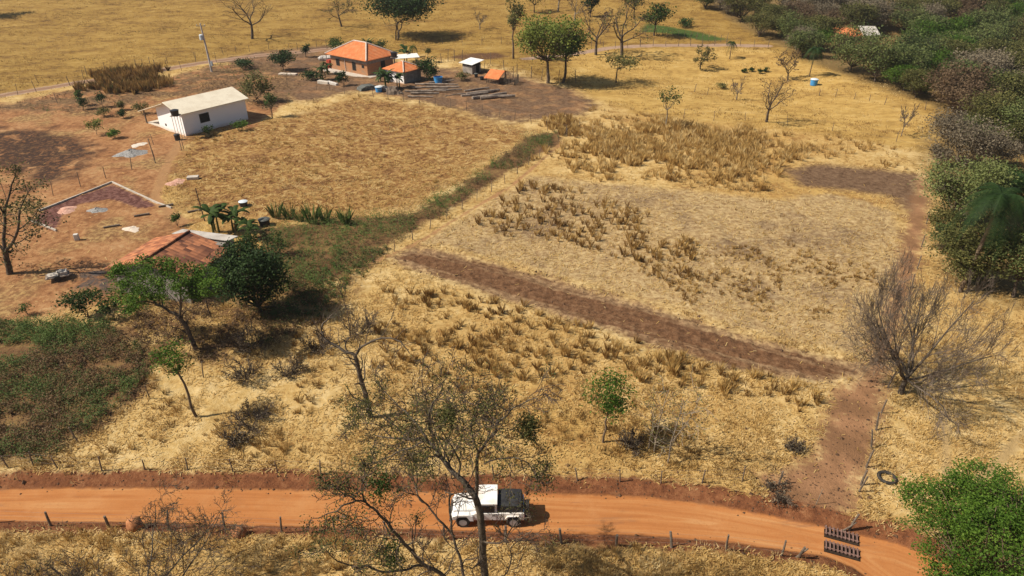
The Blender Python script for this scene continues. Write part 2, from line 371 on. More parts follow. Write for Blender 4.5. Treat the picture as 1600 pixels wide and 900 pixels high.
    c = t.mix(mask('topsoil', 1.2, 1.1, 1.4), c, greysoil)
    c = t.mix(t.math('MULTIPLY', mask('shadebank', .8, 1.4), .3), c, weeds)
    lane = t.mix(t.mr(nM, .4, .62), (.27,.145,.07), (.40,.215,.105)); lane = t.mix(t.mr(nF, .58, .72), lane, (.17,.085,.045))
    c = t.mix(mask('lane', .8, 1.3, 1.2), c, lane)
    st = t.noise(t.vmap(t.vmap(P, (1, 1, 1), (0, 0, .49)), (.10, 1.9, 1)), 1.0, 4, .65)
    tan = t.mix(t.mr(nS, .38, .62), (.22,.13,.065), (.40,.26,.135))
    core = t.mr(t.math('ADD', t.attr('sd_plough'), t.math('MULTIPLY', t.math('SUBTRACT', st, .5), 5.5)), -.35, -1.5)
    c = t.mix(mask('plough', .8, 1.1, 1.3), c, t.mix(core, tan, soil))
    for k in ('path', 'fieldpath'): c = t.mix(mask(k, .2, .4, .3), c, t.mix(nS, (.36,.19,.08), (.50,.29,.13)))
    for k in ('foot', 'foot2', 'foot3'): c = t.mix(mask(k, .2, .15, .2), c, t.mix(nS, (.42,.28,.11), (.60,.43,.20)))
    sdt = t.attr('sd_track')
    trk = t.mix(t.mr(t.math('ABSOLUTE', t.math('ADD', sdt, 1.0)), .25, .5), (.33,.20,.12), (.44,.30,.20))
    for k in ('track', 'track2'): c = t.mix(mask(k, .25, .5, .3), c, trk)
    # road: red banks, then the graded surface with lengthwise wheel bands
    sr = t.attr('sd_road')
    bank = t.ramp(t.math('ADD', t.math('MULTIPLY', nS, .65), t.math('MULTIPLY', nF, .35)), (.34,(.10,.04,.02)), (.5,(.24,.095,.04)), (.64,(.34,.16,.07)))
    sb = t.math('ADD', sr, t.math('ADD', t.math('MULTIPLY', t.math('SUBTRACT', nM, .5), 1.2), t.math('MULTIPLY', t.math('SUBTRACT', nS, .5), 1.1)))
    c = t.mix(t.mr(sb, 1.3, .75), c, bank)
    P2 = t.n.new('ShaderNodeCombineXYZ'); sx = t.n.new('ShaderNodeSeparateXYZ'); t.L(P, sx.inputs[0])
    t.L(t.math('MULTIPLY', sx.outputs[0], .10), P2.inputs[0]); t.L(t.math('MULTIPLY', t.math('ADD', sr, t.math('MULTIPLY', nL, .4)), 2.6), P2.inputs[1])
    band = t.noise(P2.outputs[0], 1.1, 4, .6)
    rc = t.ramp(band, (.3,(.40,.155,.048)), (.47,(.49,.20,.064)), (.6,(.54,.245,.085)), (.75,(.60,.32,.13)))
    rc = t.mix(t.math('MULTIPLY', t.mr(nF, .5, .72), .4), rc, (.36,.135,.042))
    rc = t.mix(t.math('MULTIPLY', t.mr(t.noise(P, .55, 4, .65), .5, .68), .2), rc, (.66,.36,.15))
    rc = t.mix(t.math('MULTIPLY', t.math('MULTIPLY', t.mr(t.noise(t.vmap(P, (.25, 2.5, 1)), 1.0, 4, .7), .55, .66), t.mr(nM, .45, .6)), .45), rc, (.27,.14,.075))
    se = t.math('ADD', sr, t.math('MULTIPLY', t.math('SUBTRACT', nS, .5), .45))
    c = t.mix(t.mr(se, .10, -.12), c, rc)
    c = t.mix(1.0, c, (.77, .765, .80), 'MULTIPLY')
    t.col(c).rough(.95, .08)
    hgt = t.math('ADD', t.math('MULTIPLY', nS, .7), t.math('ADD', t.math('MULTIPLY', nF, .35), t.math('MULTIPLY', fb, .35)))
    onroad = t.mr(sr, -.15, .15, .12, 1.0)
    t.bump(t.math('MULTIPLY', hgt, onroad), .8, .17)
    return t.m
MG = ground_material()
fi = (np.arange(NR-1)[:, None]*NC + np.arange(NC-1)[None, :]).ravel()
FG = np.stack([fi, fi+1, fi+NC+1, fi+NC], 1)
inz = {k: SD[k][FG].mean(1) < 0 for k in SD}
owner = np.zeros(len(FG), int)
PIECES = ['ground', 'farmyard', 'red_earth_yard', 'ploughed_soil', 'dirt_lane', 'farm_track', 'footpath', 'dirt_road']
for i, ks in ((1, ['farmyard']), (2, ['redyard']), (4, ['lane']), (3, ['plough']), (5, ['track', 'track2']), (6, ['path', 'foot', 'foot2', 'foot3', 'fieldpath']), (7, ['road'])):
    for k in ks: owner[inz[k]] = i
VG = np.stack([Xf, Yf, Zf], 1)
SLAB = {'ground': 'dry grass field sloping back to the wooded hill', 'farmyard': 'bare grey brown earth around the brick house', 'red_earth_yard': 'bare orange earth around the white house',
        'ploughed_soil': 'dark ploughed strip across the straw field', 'dirt_lane': 'brown earth lane beside the right hand fence', 'farm_track': 'narrow pale farm track along the pasture edge',
        'footpath': 'narrow trodden footpath through the dry grass', 'dirt_road': 'orange dirt road crossing the foreground'}
for i, nm in enumerate(PIECES):
    f = FG[owner == i]; uq, inv = np.unique(f, return_inverse=True)
    at = {'sd_'+k: SD[k][uq] for k in SD}
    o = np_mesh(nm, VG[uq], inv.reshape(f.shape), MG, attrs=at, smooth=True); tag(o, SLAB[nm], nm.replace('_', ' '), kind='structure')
del SD, VG, FG, inz

# ------------------------------------------------------------------ grass and weeds (stuff)
rs = np.random.RandomState(7)
def scatter(n, v0, v1, u0=-60, u1=1660):
    """points spread over the visible ground, about even in the picture's area so that near grass is denser; on the flat terrain"""
    u = rs.uniform(u0, u1, n); v = rs.uniform(v0, v1, n)
    x = (u-800)/FPX; y = -(v-450)/FPX; dy = cP+y*sP; dz = -sP+y*cP
    t = -CAM_H/dz
    for _ in range(6):
        X = x*t; Y = dy*t; t = (hbase(X, Y)-CAM_H)/dz
        t = np.clip(t, 15, 400)
    return x*t, dy*t
def blades(X, Y, hgt, spread, nb, wid, tint, lean=.35, sd=1, curved=True):
    n = len(X); r = np.random.RandomState(sd)
    Xb = np.repeat(X, nb) ; Yb = np.repeat(Y, nb); sp = np.repeat(spread, nb); h = np.repeat(hgt, nb)*r.uniform(.55, 1.1, n*nb)
    a = r.uniform(0, 2*np.pi, n*nb); rr = sp*np.sqrt(r.uniform(0, 1, n*nb))
    ox = rr*np.cos(a); oy = rr*np.sin(a); Xb = Xb+ox; Yb = Yb+oy
    Zb = hfull(Xb, Yb)-.02
    lx = ox/(sp+1e-6)*h*lean + r.normal(0, .12, n*nb)*h; ly = oy/(sp+1e-6)*h*lean + r.normal(0, .12, n*nb)*h
    wa = r.uniform(0, np.pi, n*nb); w_ = np.repeat(wid, nb)*r.uniform(.7, 1.4, n*nb)
    wx = np.cos(wa)*w_; wy = np.sin(wa)*w_
    tn = np.clip(np.repeat(tint, nb)+r.normal(0, .09, n*nb), 0, 1)
    V = np.stack([np.stack([Xb-wx, Yb-wy, Zb], 1), np.stack([Xb+wx, Yb+wy, Zb], 1),
                  np.stack([Xb+lx*.4+wx*.7, Yb+ly*.4+wy*.7, Zb+h*.6], 1), np.stack([Xb+lx, Yb+ly, Zb+h*.98], 1)], 1)
    idx = np.arange(n*nb)[:, None]*4
    F = np.concatenate([idx+np.array([[0, 1, 2]]), idx+np.array([[0, 2, 3]])])
    return V.reshape(-1, 3), F, np.repeat(tn, 4)
def lying(X, Y, ln, wid, tint, sd=2):
    n = len(X); r = np.random.RandomState(sd); a = r.uniform(0, np.pi*2, n); L_ = ln*r.uniform(.5, 1.3, n)
    dx = np.cos(a)*L_; dy = np.sin(a)*L_; wx = -np.sin(a)*wid; wy = np.cos(a)*wid
    z0 = hfull(X, Y)+r.uniform(.0, .05, n); z1 = hfull(X+dx, Y+dy)+r.uniform(.01, .13, n)
    V = np.stack([np.stack([X-wx, Y-wy, z0], 1), np.stack([X+wx, Y+wy, z0], 1), np.stack([X+dx+wx, Y+dy+wy, z1], 1), np.stack([X+dx-wx, Y+dy-wy, z1], 1)], 1)
    F = np.arange(n)[:, None]*4+np.array([[0, 1, 2, 3]])
    tn = np.clip(tint+r.normal(0, .12, n), 0, 1)
    return V.reshape(-1, 3), np.concatenate([F[:, [0, 1, 2]], F[:, [0, 2, 3]]]), np.repeat(tn, 4)
def merge(parts):
    V = []; F = []; T = []; n = 0
    for v, f, t_ in parts: V.append(v); F.append(f+n); T.append(t_); n += len(v)
    return np.concatenate(V), np.concatenate(F), np.concatenate(T)
def pmask(nm_px, X, Y, cap=3): return -sdpoly(X, Y, poly(*nm_px), cap)
BARE = ['road', 'plough', 'lane', 'farmyard', 'redyard', 'topsoil', 'pad', 'burnt', 'track', 'track2', 'path', 'fieldpath', 'foot', 'foot2']
def bare(X, Y, m=0.0):
    d = np.full(X.shape, 6.0)
    for k in BARE: d = np.minimum(d, zsd(k, X, Y))
    return d + (vnoise(X*.9, Y*.9, 8)-.5)*.9
parts = []
# short straw everywhere that is not bare
X, Y = scatter(62000, 120, 930); b = bare(X, Y); sr = zsd('road', X, Y); wd = np.minimum(zsd('weeds', X, Y), zsd('cassava', X, Y)); li = zsd('litter', X, Y)
pn = vnoise(X/3, Y/3, 11)*.6+vnoise(X/1.1, Y/1.1, 12)*.4
keep = (b > .1) & ((sr > 1.1) | ((sr > .35) & (rs.uniform(size=len(X)) < .22))) & (pn > .46) & (wd > -.3) & ((li > 0) | (rs.uniform(size=len(X)) < .25))
X, Y, pn = X[keep], Y[keep], pn[keep]; dp = Y*cP+CAM_H*sP; n = len(X)
tint = np.maximum(.17, .60+.7*(vnoise(X/5, Y/5, 13)-.45)+.5*(vnoise(X/1.1, Y/1.1, 17)-.5)+rs.normal(0, .09, n) + .08*((Y < 38) & (Y > 27))+.16*(Y < 25))
parts.append(blades(X, Y, rs.uniform(.14, .38, n), .10+.0022*dp*rs.uniform(.6, 1.4, n), 5, .007+.0002*dp, tint, .6, 21))
# pasture flecks: tufts on the far slope
X, Y = scatter(42000, -4, 215); k = (bare(X, Y) > .3) & (zsd('pasture', X, Y) < 2) & (sdpoly(X, Y, poly((1052,-6),(1120,22),(1205,72),(1310,112),(1470,168),(1800,200),(1800,-6))) > 0) & (vnoise(X/4, Y/4, 19)*.6+vnoise(X/1.5, Y/1.5, 20)*.4 > .42); X, Y = X[k], Y[k]; dp = Y*cP+CAM_H*sP; n = len(X)
parts.append(blades(X, Y, rs.uniform(.12, .34, n), .12+.0022*dp*rs.uniform(.6, 1.4, n), 4, .006+.00018*dp, .42+.7*(vnoise(X/9, Y/9, 23)-.5)+rs.normal(0, .13, n), .6, 24))
# lying straw
X, Y = scatter(90000, 250, 930); b = bare(X, Y); li = zsd('litter', X, Y); sr = zsd('road', X, Y); wd = np.minimum(zsd('weeds', X, Y), zsd('cassava', X, Y))
keep = (sr > .8) & (wd > 0) & ((b > .0) | (rs.uniform(size=len(X)) < .03)) & (vnoise(X/1.3, Y/1.3, 14) > .3)
X, Y = X[keep], Y[keep]; dp = Y*cP+CAM_H*sP
parts.append(lying(X, Y, .10+.0035*dp, .010+.00022*dp, .62+.3*(vnoise(X/5, Y/5, 15)-.4), 22))
V, F, T_ = merge(parts); np_mesh('dry_grass', V, F, M['grass'], attrs={'tint': T_})
tag(bpy.data.objects['dry_grass'], 'short straw coloured grass covering the open fields', 'grass', kind='stuff')
# tall clumped grass
parts = []
def clumps(n, px, dens_seed, h0, h1, t0, t1, nb=26, thr=.4, sp=.28, sd=31, wid=1.0, anywhere=False):
    P = poly(*px); mn = P.min(0); mx = P.max(0)
    X = rs.uniform(mn[0], mx[0], n); Y = rs.uniform(mn[1], mx[1], n)
    k = (sdpoly(X, Y, P)+(vnoise(X/3.5, Y/3.5, dens_seed+5)-.5)*5 < 0) & (vnoise(X/2.6, Y/2.6, dens_seed)*.6+vnoise(X/9, Y/9, dens_seed+1)*.4 > thr) & ((bare(X, Y) > .2) | anywhere) & (zsd('road', X, Y) > 1.0)
    X, Y = X[k], Y[k]; m = len(X)
    if not m: return
    dp = Y*cP+CAM_H*sP
    sz = rs.uniform(.15, 1.0, m)**1.3
    parts.append(blades(X, Y, (h0+(h1-h0)*sz), sp*(.22+.5*sz), int(nb*1.8), (.003+.00008*dp)*wid, rs.uniform(t0+.06, t1+.22, m), .30, sd))
clumps(1500, [(830,240),(900,205),(1000,185),(1200,205),(1250,240),(1200,300),(1180,312),(1000,285),(830,275)], 41, .4, 1.25, .34, .62, 20, .46, .24)
clumps(900, [(920,220),(1010,190),(1180,210),(1255,235),(1220,265),(1060,262),(960,250)], 61, .7, 1.35, .38, .62, 22, .34, .34, 36)
clumps(1300, [(940,165),(1100,200),(1450,235),(1455,268),(1250,250),(1200,215),(900,215),(820,180)], 42, .35, .9, .36, .62, 22, .44, .35, 32)
clumps(800, [(740,340),(830,285),(960,330),(1090,385),(1050,440),(900,400),(760,370)], 43, .4, 1.0, .14, .36, 16, .34, .13, 33)
clumps(900, [(1040,380),(1200,390),(1370,410),(1350,500),(1180,490),(1000,430)], 53, .2, .5, .14, .4, 16, .46, .16, 34)
clumps(1050, [(570,440),(700,450),(1000,520),(1290,610),(1270,660),(900,600),(560,560)], 44, .25, .95, .14, .48, 22, .42, .17, 35)
clumps(240, [(860,500),(960,495),(1100,565),(1110,600),(870,560)], 45, .6, 1.15, .34, .52, 26, .60, .16, 37)
clumps(160, [(575,425),(640,425),(665,455),(600,465)], 46, .8, 1.3, .42, .62, 26, .45, .18, 38)
clumps(900, [(240,560),(480,500),(900,600),(1280,690),(1180,735),(300,725),(90,720)], 47, .15, .55, .1, .42, 26, .50, .3, 39)
clumps(330, [(-40,830),(450,835),(800,850),(1150,870),(1280,885),(1280,910),(-40,910)], 48, .25, .6, .36, .62, 26, .35, .3, 40)
clumps(420, [(132,143),(150,116),(205,110),(262,110),(272,132),(220,148)], 49, .8, 1.7, 0, .24, 26, .2, .5, 42, 1.3, True)
clumps(250, [(815,182),(860,175),(880,190),(905,215),(850,200)], 51, .6, 1.2, .24, .5, 24, .35, .35, 43)
clumps(900, [(290,215),(560,150),(830,205),(640,330),(430,350),(300,330)], 52, .2, .5, .3, .62, 18, .5, .35, 44)
V, F, T_ = merge(parts); np_mesh('tall_grass', V, F, M['grass'], attrs={'tint': T_})
tag(bpy.data.objects['tall_grass'], 'tall golden brown grass standing in clumps across the field', 'grass', kind='stuff')
# weeds
def leaf_quads(C, size, rng, up=.35, tint=None, squash=1.0, asp=.45):
    n = len(C); d = rng.normal(size=(n, 3)); d[:, 2] = d[:, 2]*.6; d /= np.linalg.norm(d, axis=1)[:, None]
    nn = rng.normal(size=(n, 3)); nn[:, 2] = np.abs(nn[:, 2])+up
    s = np.cross(d, nn); s /= np.linalg.norm(s, axis=1)[:, None]+1e-9
    L_ = (size*rng.uniform(.6, 1.3, n))[:, None]
    V = np.stack([C-d*L_*.5, C+s*L_*asp*.6, C+d*L_*.5, C-s*L_*asp*.6], 1).reshape(-1, 3)
    F = np.arange(n)[:, None]*4+np.array([[0, 1, 2, 3]])
    return V, F, np.repeat(tint, 4)
def weeds(name, zone, n, thr, label, hh=(.3, .9), gshift=0, sd=5, nl=16):
    P = Z[zone]; mn = P.min(0); mx = P.max(0); r = np.random.RandomState(sd)
    X = r.uniform(mn[0], mx[0], n); Y = r.uniform(mn[1], mx[1], n)
    k = (sdpoly(X, Y, P)+(vnoise(X*.6, Y*.6, 3)-.5)*1.6 < 0) & (vnoise(X/1.8, Y/1.8, sd) > thr); X = X[k]; Y = Y[k]; m = len(X)
    h = r.uniform(hh[0], hh[1], m)*(.55+.9*vnoise(X/2.2, Y/2.2, sd+9)); z0 = hfull(X, Y)
    gr = np.clip(.5+1.5*(vnoise(X/3.5, Y/3.5, sd+3)-.5)+r.normal(0, .22, m)+gshift, 0, 1)
    C = np.stack([np.repeat(X, nl), np.repeat(Y, nl), np.repeat(z0, nl)], 1)
    hr = np.repeat(h, nl); q = r.uniform(.15, 1, m*nl)
    C += np.stack([r.normal(0, .25, m*nl)*hr, r.normal(0, .25, m*nl)*hr, q*hr], 1)
    tn = np.clip(np.repeat(gr, nl)+r.normal(0, .08, m*nl), 0, 1)
    V, F, T_ = leaf_quads(C, np.full(m*nl, .10), r, .5, tn, asp=.55)
    o = np_mesh(name, V, F, M['weed'], attrs={'tint': T_}); tag(o, label, 'weeds', kind='stuff')
weeds('weeds', 'weeds', 5200, .30, 'low green and rust brown weeds filling the left plot', (.25, .8), .24, 5, 34)
weeds('low_scrub', 'thicket', 3600, .38, 'low rust brown scrub under the leaning tree and the mango', (.15, .6), -.12, 8, 24)
weeds('dry_scrub', 'scrub', 3600, .46, 'low dead brown scrub between the farm track and the white house', (.15, .5), -.16, 9, 14)
weeds('cassava_plants', 'cassava', 8500, .22, 'strip of low leafy green plants along the field fence', (.3, 1.25), .34, 6, 30)

# ------------------------------------------------------------------ trees
def nrm(v): return v/(np.linalg.norm(v)+1e-9)
def grow(rng, p, d, L, r, lev, P, out, tips):
    n = P['seg'][lev]; pts = [p]; d = nrm(d)
    for i in range(n):
        d = nrm(d+rng.normal(0, P['wob'][lev], 3)+np.array([0, 0, P['up'][lev]])); pts.append(pts[-1]+d*L/n)
    pts = np.array(pts); rad = np.linspace(r, max(r*P['tap'][lev], P.get('rmin', .006)), n+1)
    out.append((pts, rad, (8, 6, 4, 3, 3, 3)[lev]))
    if lev+1 >= P['lev']:
        tips.append(pts[-1]); tips.append(pts[len(pts)//2]); return
    spawn(rng, pts, rad, L, lev, P, out, tips)
def spawn(rng, pts, rad, L, lev, P, out, tips, cnt=None):
    n = len(pts)-1
    c = cnt or P['n'][lev]
    for i in range(c):
        t = P['t0'][lev]+(1-P['t0'][lev])*(i+rng.uniform(0, 1))/c
        t = min(t, .999); k = int(t*n); f = t*n-k
        b = pts[k]*(1-f)+pts[k+1]*f; tg = nrm(pts[k+1]-pts[k]); rr = rad[k]*(1-f)+rad[k+1]*f
        q = rng.normal(size=3); q = nrm(q-tg*(q@tg)); a = math.radians(P['ang'][lev])*rng.uniform(.6, 1.3)
        grow(rng, b, tg*math.cos(a)+q*math.sin(a), L*P['rat'][lev]*(1.15-.55*t)*rng.uniform(.65, 1.2), max(rr*P['rr'][lev], P.get('rmin', .006)*1.4), lev+1, P, out, tips)
BARE_P = dict(lev=5, seg=(5, 6, 5, 4, 3), wob=(.10, .17, .2, .22, .2), up=(.05, .10, .06, .03, .0), tap=(.55, .3, .3, .35, .5), n=(6, 6, 6, 5), t0=(.45, .25, .2, .15), ang=(48, 48, 50, 50), rat=(.75, .55, .5, .5), rr=(.6, .55, .5, .6), rmin=.010)
def split_build(out, root, trunk_mat, twig_mat, cut=.035):
    big = [b for b in out if b[1][0] >= cut]; small = [b for b in out if b[1][0] < cut]
    if big: V, F = tubes(big); np_mesh('trunk', V, F, trunk_mat, root, smooth=True)
    if small: V, F = tubes(small); np_mesh('twigs', V, F, twig_mat, root, smooth=False)
def local(out, base): return [(p-base, r, k) for p, r, k in out]
def crown(centers, per, spread, size, rng, mat, root, base, up=.35, asp=.5, tone=.5, name='crown'):
    C = np.asarray(centers); n = len(C)
    ct = np.clip(rng.normal(tone, .24, n), 0, 1)
    P = np.repeat(C, per, 0)+rng.normal(0, 1, (n*per, 3))*np.array([spread, spread, spread*.7])
    tn = np.clip(np.repeat(ct, per)+rng.normal(0, .14, n*per), 0, 1)
    V, F, T_ = leaf_quads(P-base, np.full(n*per, size), rng, up, tn, asp=asp)
    return np_mesh(name, V, F, mat, root, attrs={'tint': T_})
def size_from(u, v, vtop, wpx):
    b = GF(u, v); top = PY(u, vtop, b[1]); return b, top[2]-b[2], wpx*depth(b)/FPX
def bare_tree(name, label, cat, u, v, vtop, wpx, sd, P=None, bark='bark_dark', twig='twig', leaves=None, lean=(0, 0), group=None, tr=.026, nleaf=3, lsize=.22, keepf=1.0, fork=.35):
    b, H, W = size_from(u, v, vtop, wpx); rng = np.random.RandomState(sd); P = dict(BARE_P if P is None else P)
    root = thing(name, label, cat, b, 0, group); out = []; tips = []
    R = H*tr; th = H*fork
    pts = [b+np.array([0, 0, -.15])]; d = np.array([lean[0], lean[1], 1.0])
    for i in range(4): d = nrm(d+rng.normal(0, .08, 3)); pts.append(pts[-1]+d*th/4)
    pts = np.array(pts); rad = np.linspace(R*1.25, R*.8, 5); out.append((pts, rad, 8))
    k = P['n'][0]; a0 = rng.uniform(0, 6.28)
    for i in range(k):
        a = a0+i*2*math.pi/k+rng.normal(0, .3); sp = rng.uniform(.35, 1.0)
        dd = np.array([math.cos(a)*sp*W/H*1.5, math.sin(a)*sp*W/H*1.5, rng.uniform(P.get('zmin', .55), 1.0)])
        j = 4 if i < 3 else 3
        grow(rng, pts[j], dd, (H-th)*rng.uniform(.7, .95), R*.55, 1, P, out, tips)
    # fit the crown to the measured height and width
    A = np.concatenate([o[0] for o in out]); zt = np.percentile(A[:, 2], 99.7)-b[2]; wx = np.percentile(np.abs(A[:, :2]-b[:2]), 98)*2
    fz = H/zt; fw = min(2.0, max(.6, W/wx)); S = np.array([fw, fw, fz])
    out = [((p-b)*S, r, kk) for p, r, kk in out]
    split_build(out, root, M[bark], M[twig])
    if leaves:
        tp = (np.array(tips)-b)*S; tp = tp[rng.uniform(size=len(tp)) < keepf]
        crown(tp, nleaf, .16, lsize, rng, M[leaves], root, np.zeros(3))
    return root
def leafy(name, label, cat, u, v, vtop, wpx, sd, leaf='leaf_mid', bark='bark_brown', trunk=.3, nl=14, ncl=170, per=12, size=.34, lean=(0, 0), group=None, flat=1.0, rt=.022, stems=1, tone=.5, spread=None, limbfrac=.5, dims=None, pos=None, lrs=1.0):
    if dims is None: b, H, W = size_from(u, v, vtop, wpx)
    else: b = np.array(pos, float); H, W = dims
    rng = np.random.RandomState(sd); root = thing(name, label, cat, b, 0, group)
    th = H*trunk; ch = (H-th)/2; ctr = np.array([lean[0]*H, lean[1]*H, th+ch]); R3 = np.array([W/2, W/2, ch*flat])
    lob = []; cl = []
    for i in range(nl):
        d = rng.normal(size=3); d /= np.linalg.norm(d); d[2] = d[2]*.85+.12
        rr = rng.uniform(.45, .74); c = ctr+d*R3*rr; lr = rng.uniform(.24, .42)*lrs; lob.append((c, lr))
    lob.append((ctr, .4))
    per_l = max(3, ncl//len(lob))
    for c, lr in lob:
        d = rng.normal(size=(per_l, 3)); d /= np.linalg.norm(d, axis=1)[:, None]; q = rng.uniform(.35, 1.0, per_l)**.5
        cl.append(c+d*q[:, None]*lr*R3)
    cl = np.concatenate(cl); cl[:, 2] = np.maximum(cl[:, 2], th*.75)
    out = []; R = max(H*rt, .03)
    for s in range(stems):
        off = np.array([rng.normal(0, .12)*s, rng.normal(0, .1)*s, 0])*W*.15; sgn = rng.normal(0, .07*W, 2)*(stems > 1)
        e = np.array([lean[0]*th*1.5+sgn[0], lean[1]*th*1.5+sgn[1], th*1.05])
        pts = np.array([off+(e-off)*t+np.array([rng.normal(0, .03*th), rng.normal(0, .03*th), 0])*(0 < t < 1) for t in (0, .25, .5, .75, 1)]); pts[0][2] = -.15
        out.append((pts, np.linspace(R*1.3, R*.75, 5)/math.sqrt(stems), 7))
        for i, (c, lr) in enumerate(lob):
            if i % stems != s: continue
            m = (e+c)/2+rng.normal(0, .05*W, 3); m[2] -= .06*H
            p = np.array([e, (e*.6+m*.4)+[0, 0, .0], m, c]); out.append((p, np.array([R*.5, R*.4, R*.28, R*.12])/math.sqrt(stems), 5))
            for q in cl[i*per_l:(i+1)*per_l][:int(per_l*limbfrac)]:
                out.append((np.array([c*.7+m*.3, (c+q)/2+rng.normal(0, .02*W, 3), q]), np.array([R*.16, R*.1, R*.05]), 3))
    V, F = tubes(out); np_mesh('trunk', V, F, M[bark], root, smooth=True)
    crown(cl, per, spread or W*.055+.08, size, rng, M[leaf], root, np.zeros(3), tone=tone)
    return root
def dup(root, loc, rz, sc, label=None):
    r = root.copy(); COL.objects.link(r); r.location = loc; r.rotation_euler = (0, 0, rz); r.scale = sc
    if label: r['label'] = label
    for ch in list(root.children):
        c = ch.copy(); COL.objects.link(c); c.parent = r
    return r
B1 = dict(BARE_P, lev=4, n=(6, 6, 6), rmin=.012)
BF = dict(BARE_P, lev=4, n=(5, 6, 5), rmin=.02)      # far bare trees: fewer, stouter twigs
# --- pasture and hilltop trees
leafy('broadleaf_tree', 'big dark green spreading tree behind the brick house', 'tree', 622, 61, -22, 122, 101, 'leaf_dark', 'bark_dark', .30, 22, 620, 14, .5, stems=3, tone=.6)
bare_tree('bare_tree', 'leafless tree at the top edge of the pasture above the utility pole', 'tree', 394, 61, -18, 88, 102, BF, 'bark_dark', 'twig')
bare_tree('bare_tree', 'small half bare tree behind the brick house with olive twigs', 'tree', 534, 42, -8, 58, 103, BF, 'bark_dark', 'twig', 'leaf_olive', nleaf=2, lsize=.35, keepf=.6)
leafy('broadleaf_tree', 'dark tree crown cut off by the upper left corner', 'tree', -14, 24, -30, 62, 104, 'leaf_dark', 'bark_dark', .3, 12, 160, 12, .5)
leafy('slender_tree', 'tall slender trunked tree left of the light green pair', 'tree', 802, 92, -5, 40, 105, 'leaf_olive', 'bark_brown', .45, 10, 110, 9, .42, rt=.016)
leafy('broadleaf_tree', 'light green tree with a reddish trunk, left of the yard edge pair', 'tree', 856, 130, 8, 104, 106, 'leaf_lime', 'bark_brown', .28, 20, 420, 14, .42, lean=(-.03, 0), rt=.02, tone=.9)
leafy('broadleaf_tree', 'darker green forked tree, right of the yard edge pair', 'tree', 879, 129, 38, 80, 107, 'leaf_mid', 'bark_dark', .40, 15, 260, 12, .4, lean=(.06, 0), rt=.022, tone=.55)
leafy('acacia_tree', 'low flat topped olive tree beside the yard edge pair', 'tree', 963, 129, 84, 72, 108, 'leaf_olive', 'bark_dark', .45, 12, 110, 10, .34, flat=.8, tone=.6)
bare_tree('bare_tree', 'thin half bare tree behind the flat topped olive tree', 'tree', 931, 86, 8, 52, 109, BF, 'bark_dark', 'twig', 'leaf_dry', nleaf=2, lsize=.35, keepf=.6)
bare_tree('bare_tree', 'tall brown half bare tree on the slope left of the green crop', 'tree', 971, 90, -5, 78, 110, BF, 'bark_dark', 'twig', 'leaf_olive', nleaf=2, lsize=.4, keepf=.7)
leafy('cypress_tree', 'narrow dark green upright tree at the top edge', 'tree', 922, 27, -18, 28, 111, 'leaf_dark', 'bark_dark', .12, 12, 110, 10, .45)
leafy('broadleaf_tree', 'dusky green tree standing at the left end of the green crop', 'tree', 1022, 56, 2, 56, 112, 'leaf_mid', 'bark_dark', .3, 12, 140, 10, .45, tone=.25)
bare_tree('small_tree', 'small olive tree alone on the slope below the green crop', 'tree', 1094, 108, 73, 34, 113, BF, 'bark_dark', 'twig', 'leaf_olive', nleaf=3, lsize=.28)
leafy('slender_tree', 'slender pale stemmed tree with a small dark crown above the tall grass', 'tree', 1039, 203, 131, 40, 114, 'leaf_mid', 'bark_grey', .42, 8, 60, 9, .24, rt=.014, tone=.3)
bare_tree('small_tree', 'brown twiggy tree with a few dark green clumps on the golden slope', 'tree', 1197, 191, 118, 66, 115, B1, 'bark_dark', 'twig', 'leaf_dry', nleaf=1, lsize=.22, keepf=.7)
bare_tree('bare_tree', 'tiny leafless tree between the slender tree and the blue tank', 'tree', 1151, 156, 118, 24, 116, BF, 'bark_grey', 'twig_grey')
bare_tree('bare_tree', 'brown leafless tree just left of the tall palm by the blue tank', 'tree', 1231, 126, 80, 36, 117, BF, 'bark_dark', 'twig', 'leaf_dry', nleaf=2, lsize=.3, keepf=.5)
bare_tree('bare_tree', 'very thin pale leafless sapling near the forest edge', 'tree', 1408, 213, 162, 30, 118, BF, 'bark_grey', 'twig_grey', tr=.012)
bare_tree('bare_tree', 'tiny pinkish leafless tree on the pasture right of the big dark tree', 'tree', 750, 46, 16, 24, 119, BF, 'bark_grey', 'twig')
bare_tree('bare_tree', 'grey leafless tree at the top edge above the light green pair', 'tree', 872, 18, -30, 34, 120, BF, 'bark_grey', 'twig_grey')
bare_tree('bare_tree', 'leafless tree at the top edge left of the narrow upright tree', 'tree', 898, 34, -12, 40, 121, BF, 'bark_grey', 'twig')
leafy('broadleaf_tree', 'dark crown at the top edge just right of the slender trunked tree', 'tree', 835, 20, -20, 46, 122, 'leaf_mid', 'bark_dark', .3, 10, 100, 9, .45, tone=.2)
leafy('broadleaf_tree', 'grey green crown at the top edge behind the tall brown tree', 'tree', 990, 30, -18, 60, 123, 'leaf_olive', 'bark_dark', .3, 11, 130, 9, .45, tone=.2)
